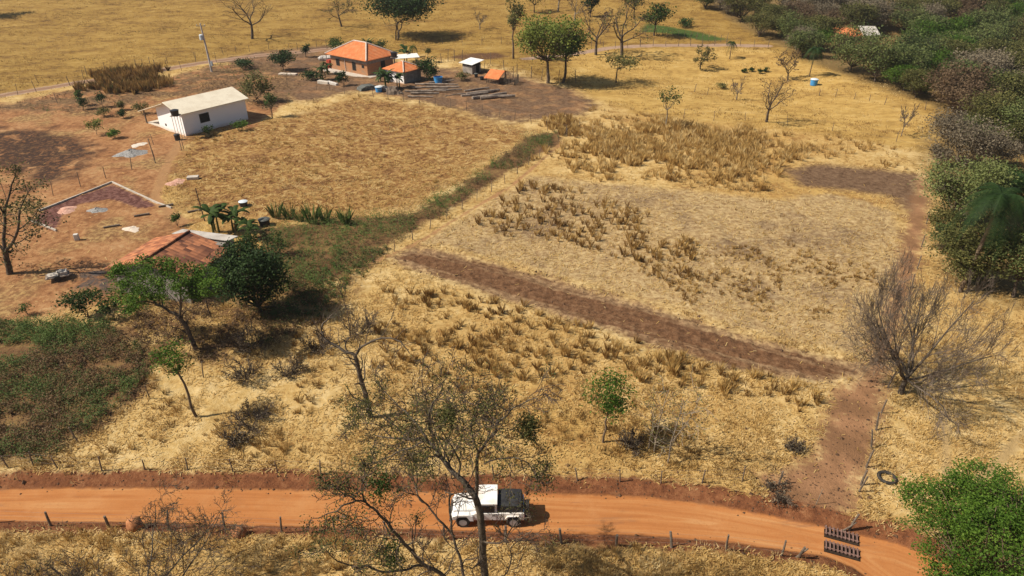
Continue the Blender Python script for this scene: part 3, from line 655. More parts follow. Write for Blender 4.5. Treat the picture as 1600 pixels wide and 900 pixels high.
# --- left farm trees
leafy('mango_tree', 'dense dark green round tree right of the tiled roof', 'tree', 407, 488, 377, 124, 132, 'leaf_dark', 'bark_dark', .08, 26, 800, 20, .2, tone=.55)
leafy('sapling', 'thin leaning sapling with light green top below the leaning tree', 'tree', 307, 651, 535, 62, 133, 'leaf_bright', 'bark_brown', .58, 9, 80, 14, .15, lean=(-.07, 0), rt=.014, tone=.4)
leafy('small_tree', 'small dark green tree on a thin stem in the straw field', 'tree', 942, 691, 584, 76, 134, 'leaf_bright', 'bark_brown', .40, 12, 150, 16, .14, lean=(.05, 0), rt=.012, tone=.12)
leafy('shrub', 'dark bushy shrub in front of the tiled house at the left', 'shrub', 137, 496, 443, 66, 136, 'leaf_mid', 'bark_brown', .1, 10, 110, 12, .2, stems=3, tone=.15)
leafy('shrub', 'smaller shrub beside the dark bushy one by the leaning tree', 'shrub', 178, 500, 462, 40, 137, 'leaf_mid', 'bark_brown', .1, 8, 60, 12, .18, stems=3, tone=.3)
leafy('shrub', 'tiny dark shrub on the bare earth at the far left', 'shrub', 43, 492, 474, 20, 138, 'leaf_mid', 'bark_brown', .25, 6, 24, 10, .14, tone=.2)
yard = [(128,166,139,15,'leaf_mid','small upright shrub nearest the farm track'), (161,168,143,21,'leaf_dark','round dark tree sapling on a thin stem left of the white house'), (131,172,152,16,'leaf_dark','low dark shrub in front of the upright one by the track'),
        (193,184,168,16,'leaf_dark','dark rounded shrub close to the porch of the white house'), (190,172,156,12,'leaf_olive','thin half dead shrub behind the dark rounded one'), (165,182,168,26,'leaf_olive','low olive bush under the round sapling'),
        (152,211,186,26,'leaf_lime','sparse yellow green sapling on the orange earth'), (180,216,200,20,'leaf_bright','bright green ball of a bush on the orange earth'), (222,178,160,26,'leaf_olive','brown bush hugging the porch post')]
for i, (u, v, vt, wp, lf, lb) in enumerate(yard): leafy('shrub', lb, 'shrub', u, v, vt, wp, 140+i, lf, 'bark_brown', .25 if i in (1, 6) else .08, 7, 50, 10, .22, rt=.015)
leafy('bush', 'large olive bush behind the white house', 'bush', 405, 160, 110, 62, 150, 'leaf_olive', 'bark_brown', .08, 12, 170, 11, .3, stems=3, tone=.5)
leafy('shrub', 'small dark tree beside the right end of the white house', 'shrub', 426, 184, 146, 30, 151, 'leaf_mid', 'bark_brown', .35, 8, 60, 10, .24, tone=.25)
leafy('shrub', 'bush under the window of the white house', 'shrub', 327, 212, 192, 18, 152, 'leaf_mid', 'bark_brown', .05, 7, 50, 10, .18, stems=2, tone=.2)
leafy('shrub', 'leafy bush against the right part of the white wall', 'shrub', 376, 203, 183, 28, 153, 'leaf_bright', 'bark_brown', .05, 8, 60, 10, .2, stems=2, tone=.3)
leafy('mango_tree', 'round dark green tree left of the brick house', 'tree', 443, 110, 77, 44, 154, 'leaf_dark', 'bark_dark', .15, 12, 170, 11, .32, tone=.55)
leafy('shrub', 'small dark tree behind the round one by the brick house', 'shrub', 478, 89, 66, 18, 155, 'leaf_dark', 'bark_dark', .15, 7, 60, 10, .3, tone=.6)
leafy('bush', 'green bush behind the left corner of the brick house roof', 'bush', 527, 76, 58, 40, 156, 'leaf_mid', 'bark_brown', .05, 9, 90, 10, .32, stems=2, tone=.4)
leafy('bush', 'green bush behind the right corner of the brick house roof', 'bush', 592, 82, 62, 40, 157, 'leaf_dark', 'bark_brown', .05, 9, 90, 10, .32, stems=2, tone=.6)
leafy('bush', 'dark green tall bush right of the small white annex', 'bush', 668, 126, 89, 40, 158, 'leaf_dark', 'bark_brown', .05, 12, 150, 11, .32, stems=2, tone=.55)
leafy('bush', 'low dark bush in front of the brick house wall', 'bush', 537, 134, 108, 24, 159, 'leaf_dark', 'bark_brown', .05, 8, 80, 10, .28, stems=2, tone=.6)
leafy('bush', 'wide low bush left of the brick house front', 'bush', 490, 126, 106, 44, 160, 'leaf_dark', 'bark_brown', .05, 9, 100, 10, .28, stems=2, tone=.6)
leafy('bush', 'flattened dark bush beyond the round tree at the track', 'bush', 382, 106, 91, 40, 161, 'leaf_dark', 'bark_brown', .05, 9, 90, 10, .3, stems=2, tone=.6)
leafy('shrub', 'small round tree on a thin stem right of the black tank', 'shrub', 669, 98, 74, 12, 162, 'leaf_olive', 'bark_brown', .5, 6, 30, 9, .28, tone=.3)
leafy('bush', 'ragged olive bush in front of the grey shed', 'bush', 722, 126, 112, 26, 163, 'leaf_olive', 'bark_brown', .05, 7, 50, 9, .26, stems=2, tone=.4)
leafy('bush', 'green bush at the end of the tiled house roof', 'bush', 278, 353, 333, 15, 164, 'leaf_mid', 'bark_brown', .05, 6, 40, 10, .18, tone=.5)
leafy('bush', 'dark bush between the sheet roof and the round mango', 'bush', 392, 404, 352, 40, 165, 'leaf_mid', 'bark_brown', .05, 10, 130, 11, .2, stems=2, tone=.15)
leafy('bush', 'ragged dark bush beyond the round mango, right of it', 'bush', 437, 400, 362, 40, 166, 'leaf_mid', 'bark_brown', .05, 8, 70, 9, .18, stems=2, tone=.2)
for i, (u, v, lb) in enumerate([(1162,114,'leftmost of the small dark plants on the slope left of the blue tank'), (1173,112,'second small dark plant in the row left of the blue tank'), (1186,115,'third small dark plant in the row left of the blue tank'), (1197,113,'small dark plant closest to the brown leafless tree by the tall palm')]):
    leafy('shrub', lb, 'shrub', u, v, v-8, 9, 180+i, 'leaf_dark', 'bark_brown', .05, 5, 24, 9, .26, stems=1, tone=.6)
leafy('bush', 'low olive bush in the dip of the golden slope', 'bush', 1130, 138, 130, 22, 185, 'leaf_olive', 'bark_brown', .05, 6, 40, 9, .24, stems=2, tone=.5)
leafy('bush', 'dense green bush at the upper end of the green crop', 'bush', 1068, 42, 28, 34, 186, 'leaf_dark', 'bark_brown', .05, 8, 80, 10, .35, stems=2, tone=.8)
leafy('bush', 'round yellow green bush at the forest edge below the blue tank', 'bush', 1440, 146, 128, 24, 187, 'leaf_bright', 'bark_brown', .05, 7, 70, 10, .3, stems=2, tone=.4)
# --- right side trees
leafy('feathery_tree', 'tall feathery green tree at the head of the brown lane', 'tree', 1487, 352, 232, 124, 170, 'leaf_wood', 'bark_grey', .10, 24, 760, 18, .22, stems=2, tone=1.0)
leafy('bush', 'olive green bushy tree under the big palm', 'tree', 1508, 440, 356, 120, 171, 'leaf_olive', 'bark_dark', .08, 20, 520, 16, .22, stems=3, tone=.35)
leafy('broadleaf_tree', 'dark olive tree at the right edge below the palm', 'tree', 1582, 462, 345, 110, 172, 'leaf_wood', 'bark_dark', .2, 20, 480, 16, .22, stems=2, tone=.6)
leafy('broadleaf_tree', 'green tree at the right edge behind the palm', 'tree', 1565, 335, 262, 70, 173, 'leaf_dark', 'bark_dark', .2, 14, 280, 15, .24, tone=.8)
leafy('broadleaf_tree', 'grey brown twiggy tree between the wood and the feathery green tree', 'tree', 1500, 262, 168, 120, 174, 'leaf_greybrown', 'bark_grey', .08, 20, 520, 16, .24, stems=2, tone=.6)
leafy('broadleaf_tree', 'dark green low tree at the right edge above the palms', 'tree', 1590, 232, 150, 90, 175, 'leaf_wood', 'bark_dark', .08, 18, 420, 16, .26, stems=2, tone=.7)
leafy('broadleaf_tree', 'olive tree at the near corner of the wood', 'tree', 1540, 215, 140, 100, 176, 'leaf_olive', 'bark_dark', .08, 18, 420, 16, .26, stems=2, tone=.5)
leafy('bush', 'brownish bush at the foot of the feathery green tree, left side', 'bush', 1462, 262, 222, 46, 177, 'leaf_greybrown', 'bark_grey', .05, 10, 150, 14, .2, stems=2, tone=.6)
leafy('bush', 'low yellowish bush beside the lane fence under the feathery tree', 'bush', 1466, 360, 325, 50, 178, 'leaf_olive', 'bark_brown', .05, 10, 150, 14, .18, stems=2, tone=.5)
leafy('bush', 'dark bush close to the lane fence left of the palm trunk', 'bush', 1470, 390, 352, 44, 179, 'leaf_wood', 'bark_brown', .05, 10, 150, 14, .18, stems=2, tone=.3)

# ------------------------------------------------------------------ forest on the right
FOREST = poly((1052,-6),(1120,22),(1165,52),(1205,72),(1250,92),(1310,112),(1400,142),(1470,168),(1475,215),(1500,250),(1580,262),(1700,262),(1800,-6))
CLEAR = poly((1300,62),(1370,66),(1445,90),(1435,108),(1340,104),(1300,96))
protos = []
kinds = [('leaf_wood', 'dark green dense tree in the wood on the right hillside', .35, 9), ('leaf_wood', 'mid green tree in the wood on the right hillside', .6, 9), ('leaf_wood', 'mid green tree in the wood on the right hillside', .5, 8),
         ('leaf_greybrown', 'grey brown nearly leafless tree in the wood on the right hillside', .8, 8), ('leaf_greybrown', 'grey brown nearly leafless tree in the wood on the right hillside', .6, 8), ('leaf_olive', 'olive green tree in the wood on the right hillside', .3, 8),
         ('leaf_dry', 'rusty brown dry tree in the wood on the right hillside', .5, 8), ('leaf_bright', 'fresh green tree in the wood on the right hillside', .3, 8), ('leaf_olive', 'olive green tree in the wood on the right hillside', .5, 9)]
rng = np.random.RandomState(77)
pts = []
yv = 66.0
while yv < 290:
    stp = 4.3+.012*yv
    for xv in np.arange(20, 190, stp):
        pts.append((xv+rng.uniform(-1.7, 1.7), yv+rng.uniform(-1.7, 1.7)))
    yv += stp
pts = np.array(pts); pz = hbase(pts[:, 0], pts[:, 1])
ok = (sdpoly(pts[:, 0], pts[:, 1], FOREST) < 0) & (sdpoly(pts[:, 0], pts[:, 1], CLEAR) > 1.5)
uv = np.array([project((x, y, z+5)) for (x, y), z in zip(pts, pz)])
ok &= (uv[:, 0] < 1650) & (uv[:, 1] > -28)
pts = pts[ok]; order = np.argsort(pts[:, 1]); pts = pts[order]
far_pts = pts[300:]; pts = pts[:300]
first = {}
for i, (x, y) in enumerate(pts):
    nn = vnoise(x/17, y/17, 21)*.7+rng.uniform(0, .45)
    pick = [0, 7, 1, 2, 8, 5, 3, 6, 4, 3, 8]; k = pick[min(10, max(0, int((nn-.14)*12)))]
    z = float(hbase(x, y)); sc = rng.uniform(.75, 1.2)*(1.0 if y > 95 else .62); rz = rng.uniform(0, 6.28)
    if k not in first:
        lf, lb, tone, hh = kinds[k]
        first[k] = leafy('forest_tree', lb, 'tree', 0, 0, 0, 0, 300+k, lf, 'bark_grey' if 'grey' in lf else 'bark_dark', .10, 20, 330, 15, .30, group='trees of the wood on the right hillside', dims=(hh*.8, hh*1.05), pos=(x, y, z), tone=tone, spread=.45 if 'grey' not in lf else .55)
        first[k].scale = (sc, sc, sc*rng.uniform(.8, 1.1)); first[k].rotation_euler = (0, 0, rz)
    else:
        dup(first[k], (x, y, z-.1), rz, (sc, sc, sc*rng.uniform(.8, 1.1)))
print('forest', len(pts), 'far', len(far_pts))
if len(far_pts):
    cc = []
    for x, y in far_pts:
        z = float(hbase(x, y)); cc += [(x+rng.normal(0, 2), y+rng.normal(0, 2), z+rng.uniform(1, 5.5)) for _ in range(26)]
    cc = np.array(cc); P_ = np.repeat(cc, 7, 0)+rng.normal(0, .7, (len(cc)*7, 3))
    V, F, T_ = leaf_quads(P_, np.full(len(P_), .7), rng, .35, np.repeat(rng.uniform(.2, .8, len(cc)), 7))
    tag(np_mesh('forest', V, F, M['leaf_olive'], attrs={'tint': T_}), 'far wooded hillside at the upper right edge', 'forest', kind='stuff')

# ------------------------------------------------------------------ foreground and special trees
def px_tree(root, b, limbs, rng, Pt, spawn_n, tips, out, rk=1.0, sp={}):
    """limbs: list of ([(u,v,dY)...], r0, r1): centre lines seen in the photograph laid out in depth as well"""
    for li_, (pl, r0, r1) in enumerate(limbs):
        pts = np.array([PY(u, v, b[1]+dy) for u, v, dy in pl])
        # resample smoothly
        t = np.linspace(0, len(pts)-1, (len(pts)-1)*3+1); i = np.minimum(t.astype(int), len(pts)-2); f = (t-i)[:, None]
        q = pts[i]*(1-f)+pts[i+1]*f; q[1:-1] += rng.normal(0, .05, (len(q)-2, 3)); q[1:-1] = (q[:-2]+2*q[1:-1]+q[2:])/4
        rad = np.linspace(r0, r1, len(q))*rk; out.append((q, rad, 8 if r0 > .08 else 6))
        L = np.linalg.norm(np.diff(q, axis=0), axis=1).sum()
        if spawn_n: spawn(rng, q, rad, min(L, 4.5), 1, Pt, out, tips, max(2, int(spawn_n*L*sp.get(li_, 1.0))))
rng = np.random.RandomState(501)
b = np.array([-1.15, 18.9, hz(-1.15, 18.9)])
root = thing('half_bare_tree', 'large nearly leafless tree in front of the white pickup with dark clumps in its branches', 'tree', b)
limbs = [([(757,1010,0),(760,950,0),(757,900,0),(754,845,0),(750,800,.1),(743,772,.2),(730,760,.3)], .24, .17),
         ([(730,760,.3),(715,745,.4),(702,728,.6),(690,712,.8),(678,698,1.0),(662,688,1.3),(640,686,1.7),(612,684,2.2),(585,680,2.7)], .16, .03),
         ([(678,700,1.0),(665,685,1.2),(655,668,1.5),(640,650,2.0),(622,634,2.6),(600,612,3.2),(585,590,3.6)], .085, .02),
         ([(640,686,1.7),(622,668,1.9),(600,652,2.1),(578,640,2.3),(556,634,2.4)], .05, .016), ([(662,688,1.3),(640,700,1.0),(612,712,.8),(585,722,.6),(560,728,.5)], .05, .016), ([(612,684,2.2),(592,664,2.6),(566,660,2.9),(540,668,3.1)], .04, .014),
         ([(690,712,.8),(682,690,.5),(668,668,.3),(672,640,0),(690,612,-.2),(698,590,-.3)], .07, .02),
         ([(715,745,.4),(720,722,.3),(708,698,.2),(695,680,.0),(680,660,-.2)], .07, .02),
         ([(743,772,.2),(746,742,0),(748,712,-.3),(757,692,-.5),(770,676,-.7),(778,658,-.9),(795,640,-1.2),(818,630,-1.5),(840,622,-1.8)], .10, .02),
         ([(748,712,-.3),(742,690,-.8),(736,665,-1.2),(745,640,-1.5),(755,615,-1.8)], .06, .02),
         ([(757,725,-.5),(775,718,-.9),(795,712,-1.4),(815,716,-1.8),(830,730,-2.0),(842,742,-2.2)], .045, .02),
         ([(758,930,.1),(740,960,.2),(706,915,-.6),(687,897,-.8),(660,880,-1.1),(645,866,-1.3),(630,848,-1.5),(614,828,-1.7),(597,811,-1.9),(583,794,-2.1),(572,785,-2.2),(556,782,-2.4)], .14, .04),
         ([(660,884,-1.1),(640,888,-1.5),(620,893,-1.7),(595,893,-1.9),(576,884,-2.1),(560,890,-2.3),(540,880,-2.5),(520,872,-2.7),(508,858,-2.9)], .075, .02),
         ([(572,785,-2.2),(565,765,-2.3),(570,745,-2.4),(582,728,-2.6)], .05, .018), ([(556,782,-2.4),(540,783,-2.6),(525,797,-2.8),(505,806,-3.0),(485,812,-3.2)], .05, .015),
         ([(556,782,-2.4),(535,770,-2.2),(515,758,-2.0),(500,748,-1.9)], .045, .015),
         ([(740,960,.2),(724,905,.8),(716,868,1.0),(709,838,1.2),(705,812,1.4),(700,790,1.6),(704,772,1.7)], .10, .05),
         ([(709,838,1.2),(690,815,1.4),(680,805,1.5),(668,790,1.7),(658,780,1.8),(650,762,2.0),(640,745,2.3),(632,735,2.4)], .08, .025),
         ([(650,762,2.0),(652,745,1.9),(646,720,1.8),(640,705,1.8)], .045, .02), ([(632,852,-1.5),(645,848,-1.3),(650,832,-1.2),(650,815,-1.0)], .05, .02),
         ([(668,790,1.7),(655,776,1.4),(640,770,1.2),(628,762,1.0),(618,760,.9)], .04, .015),
         ([(754,845,0),(775,850,-.6),(792,842,-.9),(800,820,-1.1),(812,812,-1.3),(835,806,-1.6)], .05, .018), ([(757,900,0),(790,905,-.7),(798,880,-.9),(796,855,-1.1),(808,846,-1.3),(830,830,-1.5)], .05, .018)]
P1 = dict(BARE_P, lev=5, n=(0, 5, 5, 4), rat=(.5, .5, .55, .55), up=(0, .07, .05, .02, 0), wob=(.1, .2, .25, .28, .25), t0=(.3, .15, .15, .15), rmin=.0085, rr=(.5, .42, .55, .6))
out = []; tips = []
px_tree(root, b, limbs, rng, P1, 2.5, tips, out, .72, {0: .12, 8: .8, 11: .6, 16: .5, 17: .7, 21: .35, 22: .5})
out = local(out, b); split_build(out, root, M['bark_lichen'], M['twig'], .03)
tp = np.array(tips); up_ = tp[(tp[:, 2] > 7.2)]; up_ = up_[rng.uniform(size=len(up_)) < .55*(vnoise(up_[:, 0]/1.6+up_[:, 1], up_[:, 2]/1.6, 4) > .4)]
crown(up_, 7, .17, .075, rng, M['leaf_olive'], root, b, tone=.22)
for (u, v, dy, rpx) in ((594,758,-2.0,22), (610,872,-1.6,20), (560,640,3.3,26), (660,725,1.0,26), (826,668,-1.6,16), (700,650,0,16)):
    c = PY(u, v, b[1]+dy); r = rpx*depth(c)/FPX; cl = c+rng.normal(0, .5, (80, 3))*np.array([r, r, r*1.25])
    crown(cl, 12, .09, .085, rng, M['leaf_olive'] if u not in (594, 610) else M['leaf_mid'], root, b, tone=.2 if u not in (594, 610) else .2, name='leaf_clump')

rng = np.random.RandomState(502)
b = GF(580, 652); root = thing('bare_tree', 'small gnarled leafless tree with hooked limbs behind the large leafless tree', 'tree', b)
limbs = [([(580,655,0),(573,625,0),(567,600,0),(561,576,0),(555,556,.1)], .17, .12), ([(555,556,.1),(545,551,.2),(532,545,.3),(518,537,.4),(508,528,.5),(503,515,.6),(505,505,.7),(513,497,.8),(520,491,.9)], .10, .03),
         ([(555,556,.1),(560,546,0),(570,538,-.2),(585,532,-.3),(600,527,-.5),(615,530,-.6),(630,536,-.8),(640,552,-1)], .085, .025), ([(545,551,.2),(538,540,.4),(541,530,.6),(547,527,.8)], .05, .02), ([(508,528,.5),(500,520,.4),(494,510,.3),(490,500,.2)], .035, .015)]
P2 = dict(P1, lev=4, n=(0, 4, 4), rmin=.01); out = []; tips = []
px_tree(root, b, limbs, rng, P2, 2.2, tips, out); split_build(local(out, b), root, M['bark_lichen'], M['twig'], .03)

PR = dict(BARE_P, lev=5, seg=(4, 6, 5, 4, 3), wob=(.08, .13, .16, .16, .14), up=(.05, .01, .02, .03, .03), n=(9, 10, 9, 7), t0=(.4, .15, .15, .15), ang=(48, 42, 38, 36), rat=(.8, .62, .58, .58), rmin=.0068, zmin=.28, rr=(.5, .45, .45, .6))
bare_tree('bare_tree', 'wide leafless tree with dense fan of fine twigs beside the right hand fence', 'tree', 1407, 614, 418, 205, 503, PR, 'bark_lichen', 'twig_grey', tr=.017, fork=.16)
PS = dict(BARE_P, lev=5, n=(9, 9, 8, 6), ang=(55, 50, 50, 50), t0=(.3, .15, .15, .15), rmin=.0075, zmin=.3)
bare_tree('bare_tree', 'wide twiggy leafless tree below the road at the lower left', 'tree', 228, 975, 862, 330, 504, PS, 'bark_lichen', 'twig', 'leaf_olive', nleaf=2, lsize=.05, keepf=.5, fork=.2, tr=.02)
leafy('broadleaf_tree', 'bright green leafy tree filling the lower right corner', 'tree', 0, 0, 0, 0, 505, 'leaf_bright', 'bark_brown',   .2, 30, 1200, 58, .11, dims=(7.0, 11.4), pos=(20.9, 19.3, hz(20.9, 19.3)), tone=.42, spread=.2, limbfrac=.3, lrs=.72)
bare_tree('bare_tree', 'thin leafless pole like sapling above the gnarled tree', 'tree', 548, 528, 432, 20, 506, dict(B1, n=(3, 3, 3)), 'bark_brown', 'twig', tr=.008, fork=.6)
# leaning tree by the tiled house
rng = np.random.RandomState(507)
b = GF(306, 546); root = thing('leaning_tree', 'leaning light green tree with a bent dark trunk in front of the tiled roof', 'tree', b)
limbs = [([(307,548,0),(300,530,0),(291,512,0),(281,495,0)], .17, .13), ([(281,495,0),(268,489,.1),(255,480,.2),(242,474,.4),(228,455,.5),(212,446,.7),(200,440,.8),(190,430,.9)], .11, .03), ([(281,495,0),(283,480,0),(284,465,-.1),(281,450,-.2),(290,432,-.3),(300,425,-.4)], .09, .03),
         ([(283,470,0),(300,460,-.4),(318,452,-.7),(330,440,-1)], .05, .02), ([(242,474,.4),(225,470,-.3),(208,476,-.8),(195,482,-1)], .05, .02), ([(255,480,.2),(250,460,.9),(245,440,1.4),(240,422,1.8)], .05, .02)]
P6 = dict(P1, lev=3, n=(0, 4), rmin=.012); out = []; tips = []
px_tree(root, b, limbs, rng, P6, 1.6, tips, out); split_build(local(out, b), root, M['bark_dark'], M['twig'], .03)
cl = []
for (u, v, r) in ((200,432,24), (222,418,22), (245,425,24), (228,448,22), (262,418,20), (272,438,22), (250,455,18), (296,425,20), (318,430,22), (330,448,18), (190,455,18), (205,475,18), (290,452,18), (215,462,20), (185,420,12), (310,455,16)):
    c = PY(u, v, b[1]+rng.uniform(-1.3, 1.5)); R = r*depth(c)/FPX; d = rng.normal(size=(24, 3)); d /= np.linalg.norm(d, axis=1)[:, None]
    cl.append(c+d*(rng.uniform(.2, 1, 24)**.5)[:, None]*np.array([R, R*1.2, R*.75]))
crown(np.concatenate(cl), 34, .17, .15, rng, M['leaf_bright'], root, b, tone=.55)
rng = np.random.RandomState(509)
b = GF(15, 428); root = thing('half_bare_tree', 'forked dark trunked tree with thin foliage at the left edge', 'tree', b)
limbs = [([(16,430,0),(12,412,0),(9,392,0)], .26, .2), ([(9,392,0),(20,380,-.2),(27,360,-.4),(30,335,-.6),(38,312,-.8),(48,295,-1)], .14, .03), ([(9,392,0),(6,365,.3),(7,335,.5),(14,305,.7),(22,280,.9),(26,266,1)], .15, .03), ([(9,392,0),(-8,375,.3),(-20,350,.5),(-28,320,.6)], .12, .03), ([(27,360,-.4),(42,350,-.6),(55,335,-.8),(64,322,-1)], .06, .02), ([(7,335,.5),(-5,315,.3),(-12,290,0)], .08, .02), ([(20,380,-.2),(38,375,.4),(52,365,.8)], .05, .02)]
out = []; tips = []; px_tree(root, b, limbs, rng, dict(P1, lev=4, n=(0, 4, 4), rmin=.012), 1.3, tips, out); split_build(local(out, b), root, M['bark_dark'], M['twig'], .03)
tp = np.array(tips); crown(tp[rng.uniform(size=len(tp)) < .8], 12, .3, .2, rng, M['leaf_olive'], root, b, tone=.15)
# sparse multi-stemmed sapling
rng = np.random.RandomState(508)
b = GF(1045, 724); root = thing('sapling', 'loose group of thin pale stems with sparse olive leaves near the road fence', 'tree', b)
limbs = [([(1043,724,0),(1050,690,.1),(1058,660,.2),(1068,625,.3)], .045, .02), ([(1022,705,.6),(1026,670,.6),(1035,640,.7),(1045,610,.8)], .04, .015), ([(1014,700,.8),(1020,665,.8),(1018,640,.7)], .035, .015), ([(1050,690,.1),(1070,665,-.1),(1085,640,-.3),(1095,615,-.4)], .03, .012)]
out = []; tips = []; px_tree(root, b, limbs, rng, P2, 2.2, tips, out); V, F = tubes(local(out, b)); np_mesh('trunk', V, F, M['bark_grey'], root)
tp = np.array(tips); crown(tp[rng.uniform(size=len(tp)) < .8], 3, .12, .11, rng, M['leaf_olive'], root, b, tone=.5)
# dry twiggy bushes in the straw
PB = dict(BARE_P, lev=4, n=(9, 8, 6), t0=(.05, .1, .15), ang=(60, 45, 45), rmin=.011)
for i, (u, v, vt, wp, lb) in enumerate([(390,550,512,80,'dark twiggy dead bush right of the leaning tree trunk'), (385,592,560,60,'dark twiggy dead bush below the first, nearer the thin sapling'), (450,585,560,50,'dark dead bush further right in the straw'),
      (392,662,636,70,'low grey brown dead bush right of the thin sapling base'), (372,692,668,40,'small dead bush close above the road fence'), (560,520,485,70,'low brown dead bush below the thin pole sapling'), (1242,704,688,28,'round dark dead tuft at the edge of the brown lane'), (985,700,672,40,'tangled dead bush under the small green tree'),
      (500,545,520,50,'low dead bush left of the gnarled tree'), (1215,772,757,50,'low dark dead bush beside the road at the lane mouth')]):
    bare_tree('dry_bush', lb, 'bush', u, v, vt, wp, 520+i, PB, 'bark_brown', 'leaf_twig' if False else 'twig', 'leaf_greybrown', nleaf=1, lsize=.10, keepf=.5, fork=.06)

# palms and bananas
def frond_mesh(rng, base, az, L, rise, droop, wid, nseg=9, leaflets=True):
    V = []; F = []; h = np.array([math.cos(az), math.sin(az), 0]); s = np.array([-h[1], h[0], 0]); pts = []
    for i in range(nseg+1):
        t = i/nseg; pts.append(base+h*L*(t*.95-.18*t*t)+np.array([0, 0, L*(rise*t-droop*t*t)]))
    for i in range(nseg):
        t = (i+.5)/nseg; w_ = wid*(math.sin(math.pi*min(1, t*.85+.15))**.7)
        for sg in (-1, 1):
            for j in range(6 if leaflets else 1):
                f = j/6 if leaflets else 0; p = pts[i]*(1-f)+pts[i+1]*f; d = (pts[i+1]-pts[i])/np.linalg.norm(pts[i+1]-pts[i])
                if leaflets:
                    e = p+s*sg*w_*rng.uniform(.8, 1.1)+d*w_*.45+np.array([0, 0, -w_*.35]); wv = d*L*.008
                    n = len(V); V += [p-wv, p+wv, e]; F.append((n, n+1, n+2))
                else:
                    n = len(V); t0, t1 = i/nseg, (i+1)/nseg; w0 = wid*math.sin(math.pi*(t0*.93+.05))**.6; w1 = wid*math.sin(math.pi*(t1*.93+.05))**.6
                    V += [pts[i], pts[i+1], pts[i+1]+s*sg*w1+[0, 0, -w1*.25], pts[i]+s*sg*w0+[0, 0, -w0*.25]]; F.append((n, n+1, n+2, n+3))
    return V, F
def palm(label, u, v, vcrown, frpx, sd, lean=0.0, nf=20, leaf='leaf_dark', name='palm_tree', tone=.5):
    b, H, W = size_from(u, v, vcrown, frpx); rng = np.random.RandomState(sd); root = thing(name, label, 'palm', b)
    top = np.array([lean*H, 0, H]); q = np.array([top*t+np.array([math.sin(t*3)*.04*H*lean*3, 0, 0]) for t in np.linspace(0, 1, 7)]); q[0][2] = -.2
    V, F = tubes([(q, np.linspace(.16, .11, 7)*max(.6, H/8), 8)]); np_mesh('trunk', V, F, M['bark_brown'], root, smooth=True)
    VV = []; FF = []
    for i in range(nf):
        el = rng.uniform(.1, 1.0); V, F = frond_mesh(rng, top, i*2.4+rng.normal(0, .2), W*.55*rng.uniform(.85, 1.1), el*.8, .95+.5*(1-el), W*.12)
        n = len(VV); VV += V; FF += [tuple(k+n for k in f) for f in F]
    np_mesh('crown', np.array(VV), FF, M[leaf], root, attrs={'tint': np.clip(np.random.RandomState(sd).normal(tone, .15, len(VV)), 0, 1)})
palm('large drooping palm with dark fronds at the right edge of the field', 1500, 455, 305, 125, 601, .06, 34, tone=.35)
palm('palm behind the large drooping one, its fronds blown to one side', 1562, 345, 276, 95, 602, .05, 22, tone=.5)
palm('tall palm with a dark shaggy crown next to the blue tank on the slope', 1264, 120, 76, 40, 603, .04, 22)
palm('small palm at the end of the green crop', 1140, 92, 66, 26, 604, 0, 16)
palm('dry palm like crown peeking over the tall grass near the yard', 645, 90, 72, 26, 605, 0, 12, 'leaf_mid', tone=.2)
def banana(label, u, v, hpx, sd, n=7, group=None, leaf='leaf_mid', tone=.3):
    b, H, W = size_from(u, v, v-hpx, hpx); rng = np.random.RandomState(sd); root = thing('banana_plant', label, 'banana plant', b, 0, group); VV = []; FF = []; st = []
    for s in range(rng.randint(2, 4)):
        o = np.array([rng.normal(0, .3), rng.normal(0, .3), 0]); h = H*rng.uniform(.5, .7); st.append((np.array([o+[0, 0, -.1], o+[.03, 0, h*.5], o+[.05, 0, h]]), np.array([.11, .09, .05]), 6))
        for i in range(n):
            V, F = frond_mesh(rng, o+[.05, 0, h], rng.uniform(0, 6.28), H*rng.uniform(.5, .75), rng.uniform(.5, 1.1), rng.uniform(.5, 1.0), H*.085, 7, False)
            k = len(VV); VV += V; FF += [tuple(q+k for q in f) for f in F]
    V, F = tubes(st); np_mesh('stem', V, F, M['leaf_olive'], root, attrs={'tint': np.full(len(V), .4)})
    np_mesh('leaves', np.array(VV), FF, M[leaf], root, attrs={'tint': np.clip(rng.normal(tone, .2, len(VV)), 0, 1)})
for i, (u, v, hp, lb) in enumerate([(338,362,48,'banana plant nearest the upper edge of the sheet metal roof'), (365,364,42,'banana plant in the middle of the row by the black drum'), (392,372,34,'banana plant beside the grey tank behind the mango'), (500,125,30,'banana plant on the left in front of the brick house'),
                         (512,116,24,'banana plant close to the red object at the brick house corner'), (606,140,34,'banana plant in front of the white annex wall'), (622,138,28,'banana plant at the annex corner'), (634,98,30,'banana plant behind the annex roof'), (594,128,22,'banana plant at the dark side wall of the brick house'), (575,80,20,'banana plant peeking up behind the brick house roof')]):
    banana(lb, u, v, hp, 620+i, leaf='leaf_mid' if i < 3 else 'leaf_dark', tone=.25 if i < 3 else .75)
for i, (u, v, hp) in enumerate([(432,340,26), (452,342,24), (488,348,32), (508,346,22), (540,350,28), (470,345,20)]):   # cane clumps
    b, H, W = size_from(u, v, v-hp, hp*.6); r_ = np.random.RandomState(640+i)
    V, F, T_ = blades(np.array([b[0]]), np.array([b[1]]), np.array([H]), np.array([W*.35]), 60, np.array([.02]), np.array([.02 if i in (2, 4) else .12]), .35, 640+i)
    root = thing('cane_clump', 'upright green cane clump between the mango and the tan meadow', 'plant', b, 0, 'green cane clumps at the meadow edge')
    np_mesh('leaves', V-b, F, M['weed'], root, attrs={'tint': np.clip(T_*0+r_.normal(.85 if i in (2, 4) else .7, .12, len(T_)), 0, 1)})

